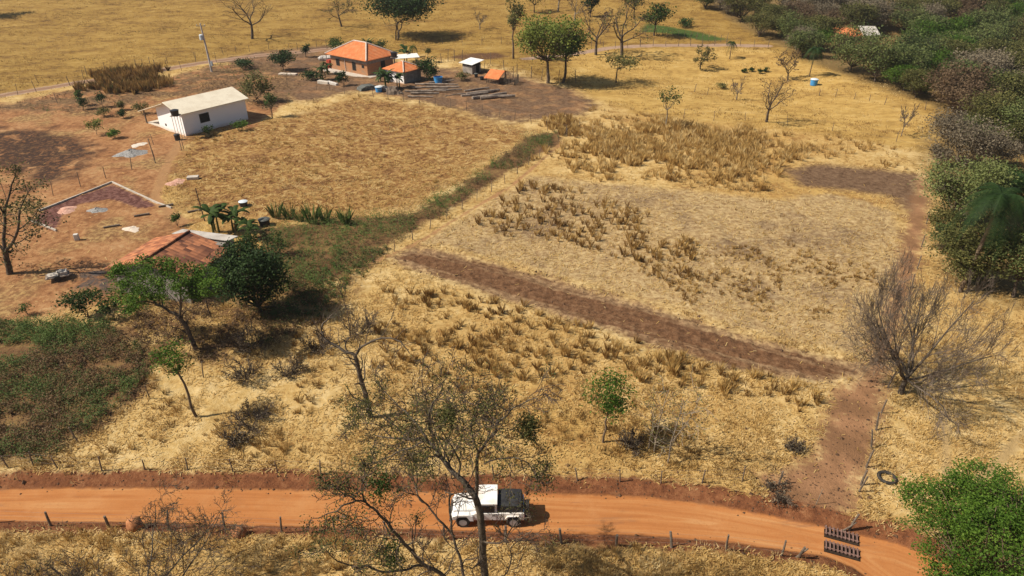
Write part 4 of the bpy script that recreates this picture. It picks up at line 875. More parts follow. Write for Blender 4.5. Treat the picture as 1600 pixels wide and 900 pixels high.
# ------------------------------------------------------------------ fences
post_meshes = []
def post_mesh(h, r, sd):
    rr = np.random.RandomState(sd); V, F = tubes([(np.array([[0, 0, -.3], [rr.normal(0, .01), rr.normal(0, .01), h*.5], [rr.normal(0, .02), rr.normal(0, .02), h], [0.005, 0, h+.003]]), np.array([r, r*rr.uniform(.85, 1), r*rr.uniform(.75, .95), .004]), 7)]); return V, F
def fence(name, label, px, h=1.15, r=.055, wires=3, sd=1, tilt=.07, step=None, pts=None):
    P = [GF(u, v) for u, v in px]
    if step:
        Q = []
        for i in range(len(P)-1):
            n = max(1, int(round(np.linalg.norm((P[i+1]-P[i])[:2])/step)))
            for k in range(n): p = P[i]+(P[i+1]-P[i])*k/n; p[2] = hz(p[0], p[1]); Q.append(p)
        P = Q+[P[-1]]
    root = thing(name, label, 'fence', P[0]); rr = np.random.RandomState(sd); tops = []
    vm = [np_mesh('post', *post_mesh(h*rr.uniform(.9, 1.1), r*rr.uniform(.8, 1.15), sd*10+k), M['post'], root) for k in range(min(5, len(P)))]
    for i, p in enumerate(P):
        if i < len(vm): o = vm[i]
        else: o = vm[rr.randint(len(vm))].copy(); COL.objects.link(o); o.parent = root
        e = (rr.normal(0, tilt), rr.normal(0, tilt), rr.uniform(0, 6)); o.location = p-P[0]; o.rotation_euler = e; o.scale = (1, 1, rr.uniform(.88, 1.12))
    for k in range(wires):
        q = np.array([p-P[0]+[0, 0, h*(.3+.6*k/max(1, wires-1))] for p in P]); V, F = tubes([(q, np.full(len(q), .0035 if depth(P[0]) < 60 else .006), 3)]); np_mesh('wire', V, F, M['wire'], root)
fence('wire_fence', 'post and wire fence along the upper bank of the orange road', [(-40,728),(13,731),(53,728),(90,732),(159,735),(226,734),(293,734),(364,737),(434,739),(501,741),(570,742),(640,744),(705,746),(772,747),(838,748),(902,749),(969,751),(1033,754),(1097,755),(1159,753)], 1.0, .04, 3, 11)
fence('wire_fence', 'post and wire fence below the orange road, thicker leaning posts', [(-15,812),(78,818),(170,822),(262,823),(352,826),(440,830),(524,832),(610,838),(695,842),(790,848),(877,850),(963,853),(1049,856),(1135,860),(1222,865),(1249,866)], 1.05, .065, 3, 12, .1)
fence('wire_fence', 'fence of leaning posts on the right side of the brown lane', [(1342,768),(1345,758),(1353,731),(1361,700),(1369,672),(1377,645),(1387,605),(1400,560),(1412,505),(1424,450),(1433,420),(1440,385),(1447,350)], 1.2, .055, 3, 13)
fence('wire_fence', 'post and wire fence between the green plants and the straw field', [(584,412),(616,393),(645,375),(672,357),(698,342),(722,327),(745,313),(768,300),(789,287),(808,272),(826,258),(843,246),(858,235),(873,224),(886,213)], 1.05, .04, 3, 14)
fence('wire_fence', 'thin post fence between the brick house yard and the tan meadow', [(450,138),(495,141),(516,142),(539,148),(561,149),(584,152),(607,156),(631,159),(656,164),(680,165),(704,168),(729,173),(753,177),(780,183),(804,188),(830,194),(856,205),(886,212)], 1.5, .04, 2, 15)
fence('wire_fence', 'fence along the near side of the farm track at the upper left', [(-30,170),(28,148),(57,144),(90,162),(110,135),(136,118),(165,112),(213,107),(225,108),(244,108),(263,109),(284,111),(306,97),(338,97)], 1.7, .05, 2, 16)
fence('wire_fence', 'fence along the far side of the farm track and pasture', [(0,142),(60,130),(130,122),(235,103),(262,99),(306,93),(349,85),(369,83),(390,81),(420,77),(452,78),(465,78),(495,74),(510,73)], 1.4, .05, 2, 17)
fence('wire_fence', 'fence behind the brick house yard sheds', [(690,98),(700,96),(710,95),(722,97),(756,112),(766,100),(788,112),(802,122),(808,118),(830,121),(846,125),(855,124),(872,127),(900,130)], 1.9, .06, 2, 18)
fence('wire_fence', 'far pasture fence right of the big dark tree', [(600,72),(1000,68)], 1.2, .05, 0, 19, .05, 4.0)
fence('wire_fence', 'fence along the upper track below the green crop', [(905,73),(980,74),(1060,72),(1135,70),(1200,74)], 1.3, .05, 0, 20, .05, 2.5)
fence('wire_fence', 'fence below the green crop at the edge of the trees', [(1000,54),(1060,60),(1135,66)], 1.6, .05, 0, 21, .05, 1.2)
fence('wire_fence', 'posts across the orange yard in front of the white house', [(10,310),(45,305),(83,305),(126,292),(166,279),(206,265),(243,255),(287,233)], 1.6, .04, 2, 22)
fence('wire_fence', 'line of posts through the straw above the tall grass', [(885,212),(905,200),(925,212),(1068,184),(1115,188),(1164,189),(1230,196),(1300,205),(1400,222),(1460,240)], 1.3, .04, 2, 23)
fence('wire_fence', 'low broken fence across the golden slope under the blue tank', [(1085,144),(1105,148),(1280,150),(1305,152),(1335,155),(1358,158),(1382,163),(1445,172)], 1.1, .05, 1, 24)
fence('wire_fence', 'posts along the grassy edge left of the thin sapling', [(122,690),(234,622),(318,590),(392,523)], 1.2, .045, 2, 25)
def single_post(name, label, cat, u, v, h, r, tilt, mat='post', group=None):
    b = GF(u, v); V, F = post_mesh(h, r, int(u)); o = np_mesh(name, V, F, M[mat], loc=b); o.rotation_euler = (tilt[0], tilt[1], 0); tag(o, label, cat, group)
single_post('wooden_post', 'lone dark post standing at the mouth of the brown lane', 'post', 1216, 757, .95, .05, (0, .08))
single_post('wooden_post', 'thick post standing just above the cattle grid', 'post', 1329, 822, 1.3, .06, (.05, .1))
single_post('wooden_post', 'slanting prop leaning towards the thick post by the cattle grid', 'post', 1318, 822, .9, .045, (.1, .65))
single_post('wooden_post', 'thin pale stick by the lane with a long shadow', 'post', 1275, 788, 1.1, .02, (0, .1), 'bark_grey')
single_post('wooden_post', 'splayed post below the cattle grid beside the last fence post', 'post', 1246, 866, .75, .05, (0, .6))
single_post('wooden_post', 'tall dark pole by the banana plants behind the sheet roof', 'pole', 320, 345, 3.4, .06, (0, -.05), 'bark_dark')
single_post('wooden_post', 'tall double pole at the footpath near the gravel heap, nearer one', 'pole', 243, 255, 3.0, .06, (0, -.03), 'bark_grey')
single_post('wooden_post', 'dark pole in the shade between the leaning tree and the mango', 'pole', 330, 497, 1.9, .05, (0, -.05), 'bark_dark')
single_post('wooden_post', 'short post in front of the water tank stand', 'post', 284, 235, 1.3, .05, (0, 0), 'bark_grey')
single_post('wooden_post', 'thin grey post between the gravel heap and the white house', 'post', 240, 226, 1.3, .04, (0, -.05), 'bark_grey')

# ------------------------------------------------------------------ building materials
def plaster(name, c, st):
    t = NT(name); p = t.obj(); n = t.noise(p, 1.3, 5, .7); sx = t.n.new('ShaderNodeSeparateXYZ'); t.L(p, sx.inputs[0])
    foot = t.math('MULTIPLY', t.mr(t.math('ADD', sx.outputs[2], t.math('MULTIPLY', n, .5)), .75, .25), .6)
    cc = t.mix(t.mr(n, .5, .8), c, tuple(x*.92 for x in c)); t.col(t.mix(foot, cc, st)).rough(.85, .2); t.bump(t.noise(p, 14, 3), .2, .01); return t.m
M['white_wall'] = plaster('white plaster', (.86,.86,.87), (.62,.45,.32))
M['block'] = weathered('grey block', (.20,.18,.16), (.33,.29,.25), 1.6, .9, .4)
def brickm(name, c1, c2, mortar, sc):
    t = NT(name); p = t.obj(); b = t.n.new('ShaderNodeTexBrick'); s = t.n.new('ShaderNodeSeparateXYZ'); t.L(p, s.inputs[0]); cb = t.n.new('ShaderNodeCombineXYZ')
    t.L(t.math('ADD', s.outputs[0], s.outputs[1]), cb.inputs[0]); t.L(s.outputs[2], cb.inputs[1]); t.L(cb.outputs[0], b.inputs[0])
    b.inputs['Color1'].default_value = (*c1, 1); b.inputs['Color2'].default_value = (*c2, 1); b.inputs['Mortar'].default_value = (*mortar, 1); b.inputs['Scale'].default_value = sc
    b.inputs['Mortar Size'].default_value = .012; b.inputs['Brick Width'].default_value = .8; b.inputs['Row Height'].default_value = .3
    t.col(t.mix(t.mr(t.noise(p, 1.2, 4, .7), .4, .75), b.outputs['Color'], (.30,.20,.13))).rough(.9, .1); return t.m
M['brick'] = brickm('clay brick', (.46,.22,.10), (.38,.17,.08), (.34,.24,.16), 3.2)
def sheet(name, c1, c2, axis=1):
    t = NT(name); p = t.obj(); n = t.noise(p, .8, 5, .7); w_ = t.n.new('ShaderNodeTexWave'); t.L(p, w_.inputs[0]); w_.bands_direction = 'X' if axis == 0 else 'Y'; w_.inputs['Scale'].default_value = 1.7
    t.col(t.mix(t.mr(n, .38, .7), c1, c2)).rough(.75, .2); t.bump(w_.outputs['Fac'], .5, .04); return t.m
M['sheet_cream'] = sheet('fibre cement cream', (.74,.67,.53), (.64,.56,.43), 0)
M['sheet_grey'] = sheet('fibre cement grey', (.52,.48,.43), (.36,.32,.28), 0)
M['sheet_white'] = sheet('painted sheet', (.75,.74,.72), (.6,.58,.55), 1)
def tiles(name, c1, c2, c3, sc=1.0, axis='Y'):
    """clay roof tiles: columns run up the slope (bands across `axis`), rows overlap along the slope"""
    t = NT(name); p = t.obj(); s = t.n.new('ShaderNodeSeparateXYZ'); t.L(p, s.inputs[0])
    a, b = (s.outputs[1], s.outputs[0]) if axis == 'Y' else (s.outputs[0], s.outputs[1])
    col = t.math('PINGPONG', t.math('MULTIPLY', a, 4.2*sc), .5); row = t.math('FRACT', t.math('MULTIPLY', b, 2.7*sc))
    n = t.noise(p, 1.1, 5, .7); vv = t.n.new('ShaderNodeTexWhiteNoise'); vv.noise_dimensions = '2D'; cb = t.n.new('ShaderNodeCombineXYZ')
    t.L(t.math('FLOOR', t.math('MULTIPLY', a, 4.2*sc)), cb.inputs[0]); t.L(t.math('FLOOR', t.math('MULTIPLY', b, 2.7*sc)), cb.inputs[1]); t.L(cb.outputs[0], vv.inputs[0])
    c = t.mix(vv.outputs['Value'], c1, c2); c = t.mix(t.mr(n, .48, .68), c, c3); t.col(c).rough(.85, .15)
    t.bump(t.math('ADD', t.math('MULTIPLY', col, 1.2), t.math('MULTIPLY', row, .9)), 1.0, .09); return t.m
M['tile_new'] = tiles('orange tiles', (.60,.20,.075), (.52,.155,.055), (.56,.24,.11), .8)
M['tile_old'] = tiles('old tiles', (.42,.17,.08), (.07,.028,.02), (.17,.075,.045), .62)  # right slope: its shade is put into darker tile colours
M['tile_old_sunlit'] = tiles('old tiles sunny', (.50,.20,.09), (.20,.07,.038), (.33,.16,.085), .62)  # left slope: lighter copy, sunlight put into the tile colours
M['mortar'] = weathered('ridge mortar', (.62,.52,.45), (.5,.4,.34), 3)
M['dark_hole'] = weathered('dark opening', (.012,.011,.011), (.02,.018,.016), 2, .6, .05)
M['frame'] = weathered('dark frame', (.05,.045,.04), (.09,.08,.07), 3, .6, .1)
M['wood_dark'] = weathered('old plank', (.10,.075,.055), (.20,.155,.12), 3)
M['wood_log'] = weathered('old log', (.16,.125,.10), (.30,.24,.19), 2, .9, .6)
M['tank_black'] = weathered('black tank', (.015,.016,.018), (.03,.03,.033), 2, .4, .05, .4)
M['tank_blue'] = weathered('blue tank', (.04,.22,.52), (.06,.30,.60), 1.5, .45, .05, .4)
M['lid_white'] = weathered('white lid', (.62,.68,.72), (.5,.56,.6), 2, .5, .05, .4)
M['concrete'] = weathered('concrete', (.40,.36,.31), (.54,.48,.41), 2, .9, .3)
M['concrete_pale'] = weathered('pale concrete', (.48,.44,.38), (.62,.55,.46), 2, .9, .2)
M['gravel'] = weathered('gravel', (.17,.165,.16), (.36,.35,.34), 9, .95, 1.0)
M['sand'] = weathered('pale sand', (.55,.46,.37), (.62,.53,.44), 3, .95, .3)
M['pink_sand'] = weathered('pink sand', (.42,.22,.16), (.54,.33,.25), 3, .95, .4)
M['red_earth'] = weathered('red earth', (.30,.12,.05), (.45,.20,.09), 5, .95, .9)
M['white_thing'] = weathered('faded white', (.66,.63,.58), (.5,.46,.42), 3)
M['red_thing'] = weathered('faded red', (.40,.06,.035), (.3,.05,.03), 3)
M['tarp'] = weathered('grey tarp', (.06,.065,.06), (.15,.155,.14), 2.5, .7, .5)
M['steel_rust'] = weathered('rail steel', (.13,.075,.06), (.23,.14,.115), 4, .7, .3)
M['pole_conc'] = weathered('pole concrete', (.42,.38,.35), (.55,.5,.46), 2)
M['rubber'] = weathered('rubber', (.018,.017,.016), (.045,.038,.032), 5, .8, .2, .3)

def hip(e, xa, xb, ya, yb, ze, zr, name_mat, root, th=.1):
    """hip roof: two long slopes and two short ones, ridge along the longer side"""
    lx, ly = xb-xa, yb-ya
    if ly >= lx: r0 = ((xa+xb)/2, ya+lx/2, zr); r1 = ((xa+xb)/2, yb-lx/2, zr)
    else: r0 = (xa+ly/2, (ya+yb)/2, zr); r1 = (xb-ly/2, (ya+yb)/2, zr)
    A, B, C, D = (xa,ya,ze), (xb,ya,ze), (xb,yb,ze), (xa,yb,ze)
    m = MB()
    if ly >= lx: fs = [(A, r0, r1, D), (B, C, r1, r0), (A, B, r0), (C, D, r1)]; hips = [(A,r0),(B,r0),(C,r1),(D,r1),(r0,r1)]
    else: fs = [(A, B, r1, r0), (C, D, r0, r1), (D, A, r0), (B, C, r1)]; hips = [(A,r0),(D,r0),(B,r1),(C,r1),(r0,r1)]
    for f in fs: m.prism(f, th)
    o = m.build('roof', M[name_mat], root)
    return o, hips
# --- white house
b = GF(291, 213); rt = thing('white_house', 'long white house with a pale sheet roof and a porch on its left', 'house', b, math.radians(53))
L_, W_ = 9.4, 6.3; ry = 3.0
zr, sl = 4.05, .31
m = MB(); prof = [(-.0, -.6), (W_, -.6), (W_, zr-sl*(W_-ry)-.08), (ry, zr-.08), (0, zr-sl*ry-.08)]
V = [(x, y, z) for x in (0, L_) for y, z in prof]; n = 5
m.add(V, [(0,1,2,3,4), (9,8,7,6,5)]+[(i, (i+5), (i+1) % 5+5, (i+1) % 5) for i in range(5)]); m.build('wall', M['white_wall'], rt)
m = MB(); m.prism([(-.55,-.45,zr-sl*(ry+.45)), (L_+.35,-.45,zr-sl*(ry+.45)), (L_+.35,ry+.06,zr), (-.55,ry+.06,zr)], .06); rf = m.build('roof', M['sheet_cream'], rt)
m = MB(); m.prism([(-.75,ry-.1,zr-.10), (L_+.35,ry-.1,zr-.10), (L_+.35,9.9,zr-.12-sl*(9.9-ry)), (-.75,9.9,zr-.12-sl*(9.9-ry))], .06); m.build('roof', M['sheet_cream'], rt)
m = MB(); m.box((2.35,-.03,1.15), (3.75,.05,2.35)); wf = m.build('window', M['frame'], rt); m = MB(); m.box((2.43,-.05,1.23), (3.67,-.02,2.27)); m.build('pane', M['dark_hole'], wf)
m = MB(); m.box((-.15,9.55,-.4), (0,9.7,zr-.2-sl*6.6)); m.build('porch_post', M['wood_dark'], rt)
m = MB(); m.box((L_-.3,9.55,-.4), (L_-.15,9.7,zr-.2-sl*6.6)); m.build('porch_post', M['wood_dark'], rt)
m = MB(); m.box((0,W_+.01,-.4), (L_,9.8,.10)); m.build('porch_floor', M['concrete_pale'], rt)
m = MB(); m.box((-.03,4.4,.55), (.03,4.75,.85)); m.build('meter_box', M['frame'], rt)
def tank(name, label, u, v, r, h, mat, lid=None, loc=None, open_=False, parent=None):
    b = GF(u, v) if loc is None else np.array(loc); rt = thing(name, label, 'water tank', b)
    m = MB(); prof = [(r*.86,0),(r*.9,.03),(r,h*.9),(r*1.06,h*.91),(r*1.06,h)]
    if open_: prof += [(r*.98,h),(r*.95,h*.93),(r*.9,h*.82),(r*.88,h*.8)]
    m.lathe(prof, 24); m.build('tank_body', M[mat], rt, smooth=False)
    if not open_:
        m = MB(); m.lathe([(r*1.09,h*.98),(r*1.09,h*1.02),(r*.7,h*1.13),(r*.2,h*1.18)], 24); m.build('lid', M[lid or mat], rt)
    return rt
b = GF(283, 217); st = thing('tank_stand', 'tall thin pipe stand before the gable of the white house', 'stand', b); hh = 3.05
for sx in (-.35, .35):
    for sy in (-.35, .35): m = MB(); m.tube([(sx,sy,-.3),(sx,sy,hh)], .035, 6); m.build('leg', M['white_thing'], st)
m = MB(); m.box((-.5,-.5,hh), (.5,.5,hh+.06)); m.build('platform', M['wood_dark'], st)
tank('water_tank', 'black water tank high on the pipe stand by the white house', 0, 0, .5, .62, 'tank_black', loc=b+[0, 0, hh+.06])
tank('water_drum', 'dark drum on the ground at the white house corner', 278, 219, .36, .75, 'tank_black')
# --- brick house
b = GF(575, 119); rt = thing('brick_house', 'orange brick house with a hipped tile roof and pale ridges', 'house', b, math.radians(53)); a_, c_ = 6.2, 9.4
m = MB(); m.box((0,0,-.8), (a_,c_,1.95)); m.build('wall', M['brick'], rt)
m = MB(); m.box((-.02,-.02,1.95), (a_+.02,c_+.02,2.72)); m.build('wall_band', M['block'], rt)
rf, hips = hip(0, -.65, a_+.65, -.65, c_+.65, 2.72, 4.75, 'tile_new', rt)
for p, q in hips:
    m = MB(); m.tube([np.array(p)+[0,0,.03], np.array(q)+[0,0,.05]], .13, 6); m.build('ridge', M['mortar'], rf)
for y0, y1, z0, z1 in ((7.1,8.0,.85,2.0), (2.9,3.8,.55,1.95), (.75,1.35,1.25,1.75)):
    m = MB(); m.box((-.05,y0,z0), (.05,y1,z1)); f_ = m.build('window', M['frame'], rt); m = MB(); m.box((-.07,y0+.08,z0+.08), (-.04,y1-.08,z1-.08)); m.build('pane', M['dark_hole'], f_)
m = MB(); m.box((3.2,-.04,-.05), (4.2,.04,2.0)); m.build('door', M['dark_hole'], rt)
m = MB(); m.tube([(-.08,5.6,0),(-.08,5.6,2.6)], .05, 6); m.build('drain_pipe', M['white_thing'], rt)
m = MB(); m.box((-1.6,-1.3,-.5), (a_+.3,c_+.5,.06)); m.build('apron', M['concrete'], rt)
# --- annex
b = GF(632, 131); rt = thing('white_annex', 'small low white building with orange tiles right of the brick house', 'outbuilding', b, math.radians(53))
m = MB(); m.box((0,0,-.5), (4.0,.12,1.9)); m.build('wall', M['block'], rt); m = MB(); m.box((0,.12,-.5), (4.0,4.4,1.92)); m.build('wall', M['white_wall'], rt)
rf, hips = hip(0, -.35, 4.3, -.35, 4.7, 1.92, 3.0, 'tile_new', rt)
for p, q in hips[:2]+hips[4:]:
    m = MB(); m.tube([np.array(p)+[0,0,.03], np.array(q)+[0,0,.05]], .1, 6); m.build('ridge', M['mortar'], rf)
m = MB(); m.box((-.04,1.2,0), (.04,1.9,1.6)); m.build('door', M['white_thing'], rt)
b = GF(618, 116); st = thing('tank_post', 'single tall pole carrying the black tank by the brick house', 'stand', b); m = MB(); m.tube([(0,0,-.3),(0,0,2.9)], .11, 8); m.build('pole', M['wood_dark'], st); m = MB(); m.box((-.6,-.6,2.9), (.6,.6,2.98)); m.build('platform', M['wood_dark'], st)
tank('water_tank', 'black water tank on the single pole beside the brick house', 0, 0, .55, .75, 'tank_black', loc=b+[0, 0, 2.98])
b = GF(632, 103); rt = thing('lean_to', 'open lean to with a pale sheet roof behind the annex', 'shelter', b, math.radians(20))
for x in (-2.4, 2.4):
    for y in (-.8, .8): m = MB(); m.tube([(x,y,-.3),(x,y,1.6+.1*y)], .06, 6); m.build('post', M['wood_dark'], rt)
m = MB(); m.prism([(-2.7,-1.1,1.6),(2.7,-1.1,1.6),(2.7,1.1,1.9),(-2.7,1.1,1.9)], .05); m.build('roof', M['sheet_white'], rt)
# --- shed
b = GF(738, 116); rt = thing('small_shed', 'small grey shed with a white tilted roof in the yard', 'shed', b, math.radians(50))
m = MB(); m.box((0,0,-.4), (2.2,2.3,1.35)); m.build('wall', M['block'], rt)
m = MB(); m.box((-.01,-.01,1.35), (2.2,2.3,1.7)); m.build('gap', M['dark_hole'], rt)
m = MB(); m.prism([(-.4,-.4,1.72),(2.7,-.4,2.1),(2.7,2.8,2.1),(-.4,2.8,1.72)], .06); m.build('roof', M['sheet_white'], rt)
m = MB(); m.box((1.0,-.04,0), (1.8,.03,1.6)); m.build('door', M['dark_hole'], rt)
# --- coop
b = GF(772, 129); rt = thing('animal_pen', 'low open pen roofed with orange tiles in the yard', 'pen', b, math.radians(-28))
for x in (-1.1, 1.1):
    for y, h in ((-.6, .95), (2.0, 1.6)): m = MB(); m.tube([(x,y,-.3),(x,y,h)], .07, 6); m.build('post', M['wood_dark'], rt)
m = MB(); m.prism([(-1.4,-1.0,.95),(1.4,-1.0,.95),(1.4,1.3,1.9),(-1.4,1.3,1.9)], .08); m.prism([(-1.4,1.31,1.88),(1.4,1.31,1.88),(1.4,2.4,1.5),(-1.4,2.4,1.5)], .08); m.build('roof', M['tile_new'], rt)
m = MB()
for i in range(8): m.box((-1.1+i*.3,-.62,-.1), (-.96+i*.3,-.56,.62))
for i in range(8): m.box((1.08,-.6+i*.33,-.1), (1.14,-.45+i*.33,.75))
m.build('rails', M['wood_dark'], rt)
b = GF(795, 131); rt = thing('stick_pen', 'enclosure of upright sticks right of the tiled pen', 'pen', b, math.radians(-20)); r_ = np.random.RandomState(5)
for k, (x0, y0, x1, y1) in enumerate(((-1.2,-.6,1.2,-.6),(1.2,-.6,1.2,1.4),(-1.2,1.4,1.2,1.4))):
    m = MB()
    for i in range(10):
        t_ = i/9; x, y = x0+(x1-x0)*t_, y0+(y1-y0)*t_; m.tube([(x,y,-.2),(x+r_.normal(0,.05),y,r_.uniform(.9,1.4))], .05, 5)
    m.build('stick_panel', M['post'], rt)
# --- tiled house by the leaning tree
c0 = np.array([-28.2, 46.6]); z0 = hz(-27.5, 49.5); rt = thing('tiled_house', 'old house under a weathered gabled tile roof behind the leaning tree', 'house', (c0[0], c0[1], z0), math.radians(-15)); hw, ln = 3.75, 5.6
m = MB(); prof = [(-hw+.5,-.6),(hw-.5,-.6),(hw-.5,2.38),(0,3.2),(-hw+.5,2.38)]
V = [(x, y, z) for y in (.35, ln-.35) for x, z in prof]; m.add(V, [(4,3,2,1,0),(5,6,7,8,9)]+[(i, (i+1) % 5, (i+1) % 5+5, i+5) for i in range(5)]); m.build('wall', M['block'], rt)
m = MB(); m.prism([(-hw,0,2.35),(0,0,3.42),(0,ln,3.42),(-hw,ln,2.35)], .1); rf = m.build('roof', M['tile_old_sunlit'], rt)
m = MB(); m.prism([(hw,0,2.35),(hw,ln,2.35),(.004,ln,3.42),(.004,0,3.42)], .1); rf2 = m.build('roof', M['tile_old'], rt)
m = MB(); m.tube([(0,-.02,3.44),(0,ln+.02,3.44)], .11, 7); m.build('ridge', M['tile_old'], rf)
for x0, x1 in ((hw-.56, hw-.44),):
    m = MB(); m.box((x0,1.2,.7), (x1,2.1,1.8)); m.build('window', M['dark_hole'], rt); m = MB(); m.box((x0,3.4,-.1), (x1,4.3,1.95)); m.build('door', M['frame'], rt)
m = MB(); m.prism([(-1.9,ln+.1,2.95),(3.5,ln+.1,2.95),(3.5,ln+1.45,2.75),(-1.9,ln+1.45,2.75)], .06); m.build('sheet_roof', M['sheet_grey'], rt)
m = MB(); m.box((-1.6,ln-.3,-.5), (3.2,ln+1.2,2.7)); m.build('annex_wall', M['block'], rt)
# --- far house in the wood
b = GF(1338, 78); rt = thing('far_house', 'orange walled house with grey roofs half hidden in the wood', 'house', b, math.radians(-12))
m = MB(); m.box((-4,0,-1), (3.4,5,2.7)); m.build('wall', M['brick'], rt)
m = MB(); m.prism([(-4.5,-.4,2.72),(.5,-.4,2.72),(.5,5.4,3.4),(-4.5,5.4,3.4)], .1); m.build('roof', M['tile_new'], rt)
m = MB(); m.prism([(.55,-.5,3.0),(3.9,-.5,3.0),(3.9,5.4,3.9),(.55,5.4,3.9)], .1); m.build('roof', M['sheet_grey'], rt)
m = MB(); m.box((-2,-.05,.3), (-1,.03,2.1)); m.build('door', M['dark_hole'], rt)

# ------------------------------------------------------------------ yard objects
tank('water_tank', 'open blue tank on the ground in the brick house yard', 685, 130, .72, 1.05, 'tank_blue', open_=True)
tank('water_tank', 'blue tank with a pale lid standing alone on the golden slope', 1271, 133, .62, 1.0, 'tank_blue', 'lid_white')
tank('blue_barrel', 'dark blue barrel beside the rubble before the brick house', 592, 143, .55, .8, 'tank_blue', 'lid_white')
tank('black_drum', 'black drum with a grey lid on the meadow edge above the bananas', 381, 322, .42, .5, 'tank_black', 'lid_white')
tank('water_tank', 'dark blue grey tank among the leaves above the round mango', 414, 352, .52, .62, 'tank_black', 'tarp')
tank('bucket', 'dark tub beside the tiled pen', 753, 125, .35, .5, 'tank_black')
tank('bucket', 'small green bin between the shed and the tiled pen', 744, 121, .32, .6, 'tank_black', 'tarp')
def log(label, group, p, rz, L, r, sd, tilt=0):
    rr = np.random.RandomState(sd); q = np.array([[-L/2,0,0],[-L/4,rr.normal(0,.06),rr.normal(0,.03)],[0,rr.normal(0,.1),.02],[L/4,rr.normal(0,.06),.02],[L/2,0,0]])
    m = MB(); m.tube(q, np.linspace(r, r*.7, 5), 8); o = m.build('log', M['wood_log'], None); o.location = [float(v) for v in p]; o.rotation_euler = (0, tilt, rz); tag(o, label, 'log', group)
rr = np.random.RandomState(9)
for i, (u, v, L) in enumerate([(672,133,5),(690,134,5.5),(668,138,5),(692,139,5.2),(676,142,5),(700,143,4.6),(664,147,4.4),(690,130,4.2)]):
    p = GF(u, v); log('grey weathered log in the loose stack below the open blue tank', 'logs stacked below the blue tank', p+[0, 0, .18+.1*(i % 2)], math.radians(rr.uniform(-8, 22)), L, rr.uniform(.13, .2), 50+i, rr.normal(0, .03))
for i, (u, v, L, r) in enumerate([(752,146,5.2,.3),(742,149,4.6,.26),(765,152,6.0,.3),(778,154,5.5,.3),(735,146,4.2,.16),(745,141,4.4,.18),(762,144,4.2,.22)]):
    p = GF(u, v); log('thick dark log in the pile in the middle of the bare yard', 'logs piled in the bare yard', p+[0, 0, r*.8], math.radians(rr.uniform(12, 30)), L, r, 70+i)
log('long straight pale beam lying by the yard fence', None, GF(665,144)+[0, 0, .15], math.radians(2), 6.5, .13, 80)
log('crooked grey log right by the yard fence posts', None, GF(657,152)+[0, 0, .15], math.radians(-6), 4.0, .13, 81)
log('thin dark stick lying left of the thick log pile', None, GF(712,149)+[0, 0, .1], math.radians(28), 3.5, .08, 82)
def simple(name, label, cat, m, mat, b, rz=0, group=None, bevel=.01, smooth=False):
    o = m.build(name, M[mat], None, smooth=smooth, bevel=bevel); o.location = [float(v) for v in b]; o.rotation_euler = (0, 0, rz); tag(o, label, cat, group); return o
r_ = np.random.RandomState(12)
m = MB(); m.extr([(-1.6,-.1),(1.6,-.1),(1.5,.35),(.9,.62),(-.6,.7),(-1.4,.4)], -.8, .8); simple('tarpaulin_heap', 'grey corrugated heap under a tarpaulin before the brick house', 'heap', m, 'tarp', GF(574,139), math.radians(38), bevel=.1)
m = MB()
for i in range(9): m.lump((r_.normal(0,.7), r_.normal(0,.4), r_.uniform(0,.5)), (.5,.4,.3), r_, .3, 7)
simple('rubble_heap', 'pale rubble heap beside the blue barrel', 'heap', m, 'concrete_pale', GF(604,140), 0, bevel=0)
m = MB(); m.lump((0,0,.3), (1.0,.8,.9), r_, .3, 9); m.lump((.9,-.3,.1), (.6,.4,.4), r_, .3, 8); simple('brush_heap', 'dark brush heap right of the pale rubble', 'heap', m, 'wood_dark', GF(615,146), 0, bevel=0)
m = MB(); m.prism([(-1.1,-.25,.5),(1.1,-.25,.35),(1.1,.3,.3),(-1.1,.3,.45)], .5); simple('white_trough', 'white trough lying left of the dark bush by the yard fence', 'trough', m, 'white_thing', GF(520,132), math.radians(-35), bevel=.05)
m = MB(); m.prism([(-1.0,-.35,.5),(1.0,-.35,.4),(1.0,.35,.4),(-1.0,.35,.5)], .5); simple('white_trough', 'white and pink slab lying nearer the wide low bush', 'slab', m, 'concrete_pale', GF(506,131), math.radians(-20), bevel=.05)
m = MB(); m.prism([(-1.6,-.4,.25),(1.6,-.4,.25),(1.7,.4,.25),(-1.5,.4,.25)], .3); simple('pale_slab', 'pale flat slab left of the bushes by the yard fence', 'slab', m, 'sand', GF(450,117), math.radians(-8), bevel=.05)
m = MB(); m.box((-.5,-.4,0), (.5,.4,1.7)); simple('red_cabinet', 'faded red cabinet against the left end of the brick wall', 'cabinet', m, 'red_thing', GF(517,108), math.radians(53))
m = MB()
for i in range(4): m.lump((-1.1+.75*i, r_.normal(0,.12), .3), (.7,.6,.55), r_, .18, 9)
simple('covered_heap', 'pale covered heap at the left end of the brick house', 'heap', m, 'white_thing', GF(512,94), math.radians(20), bevel=0)
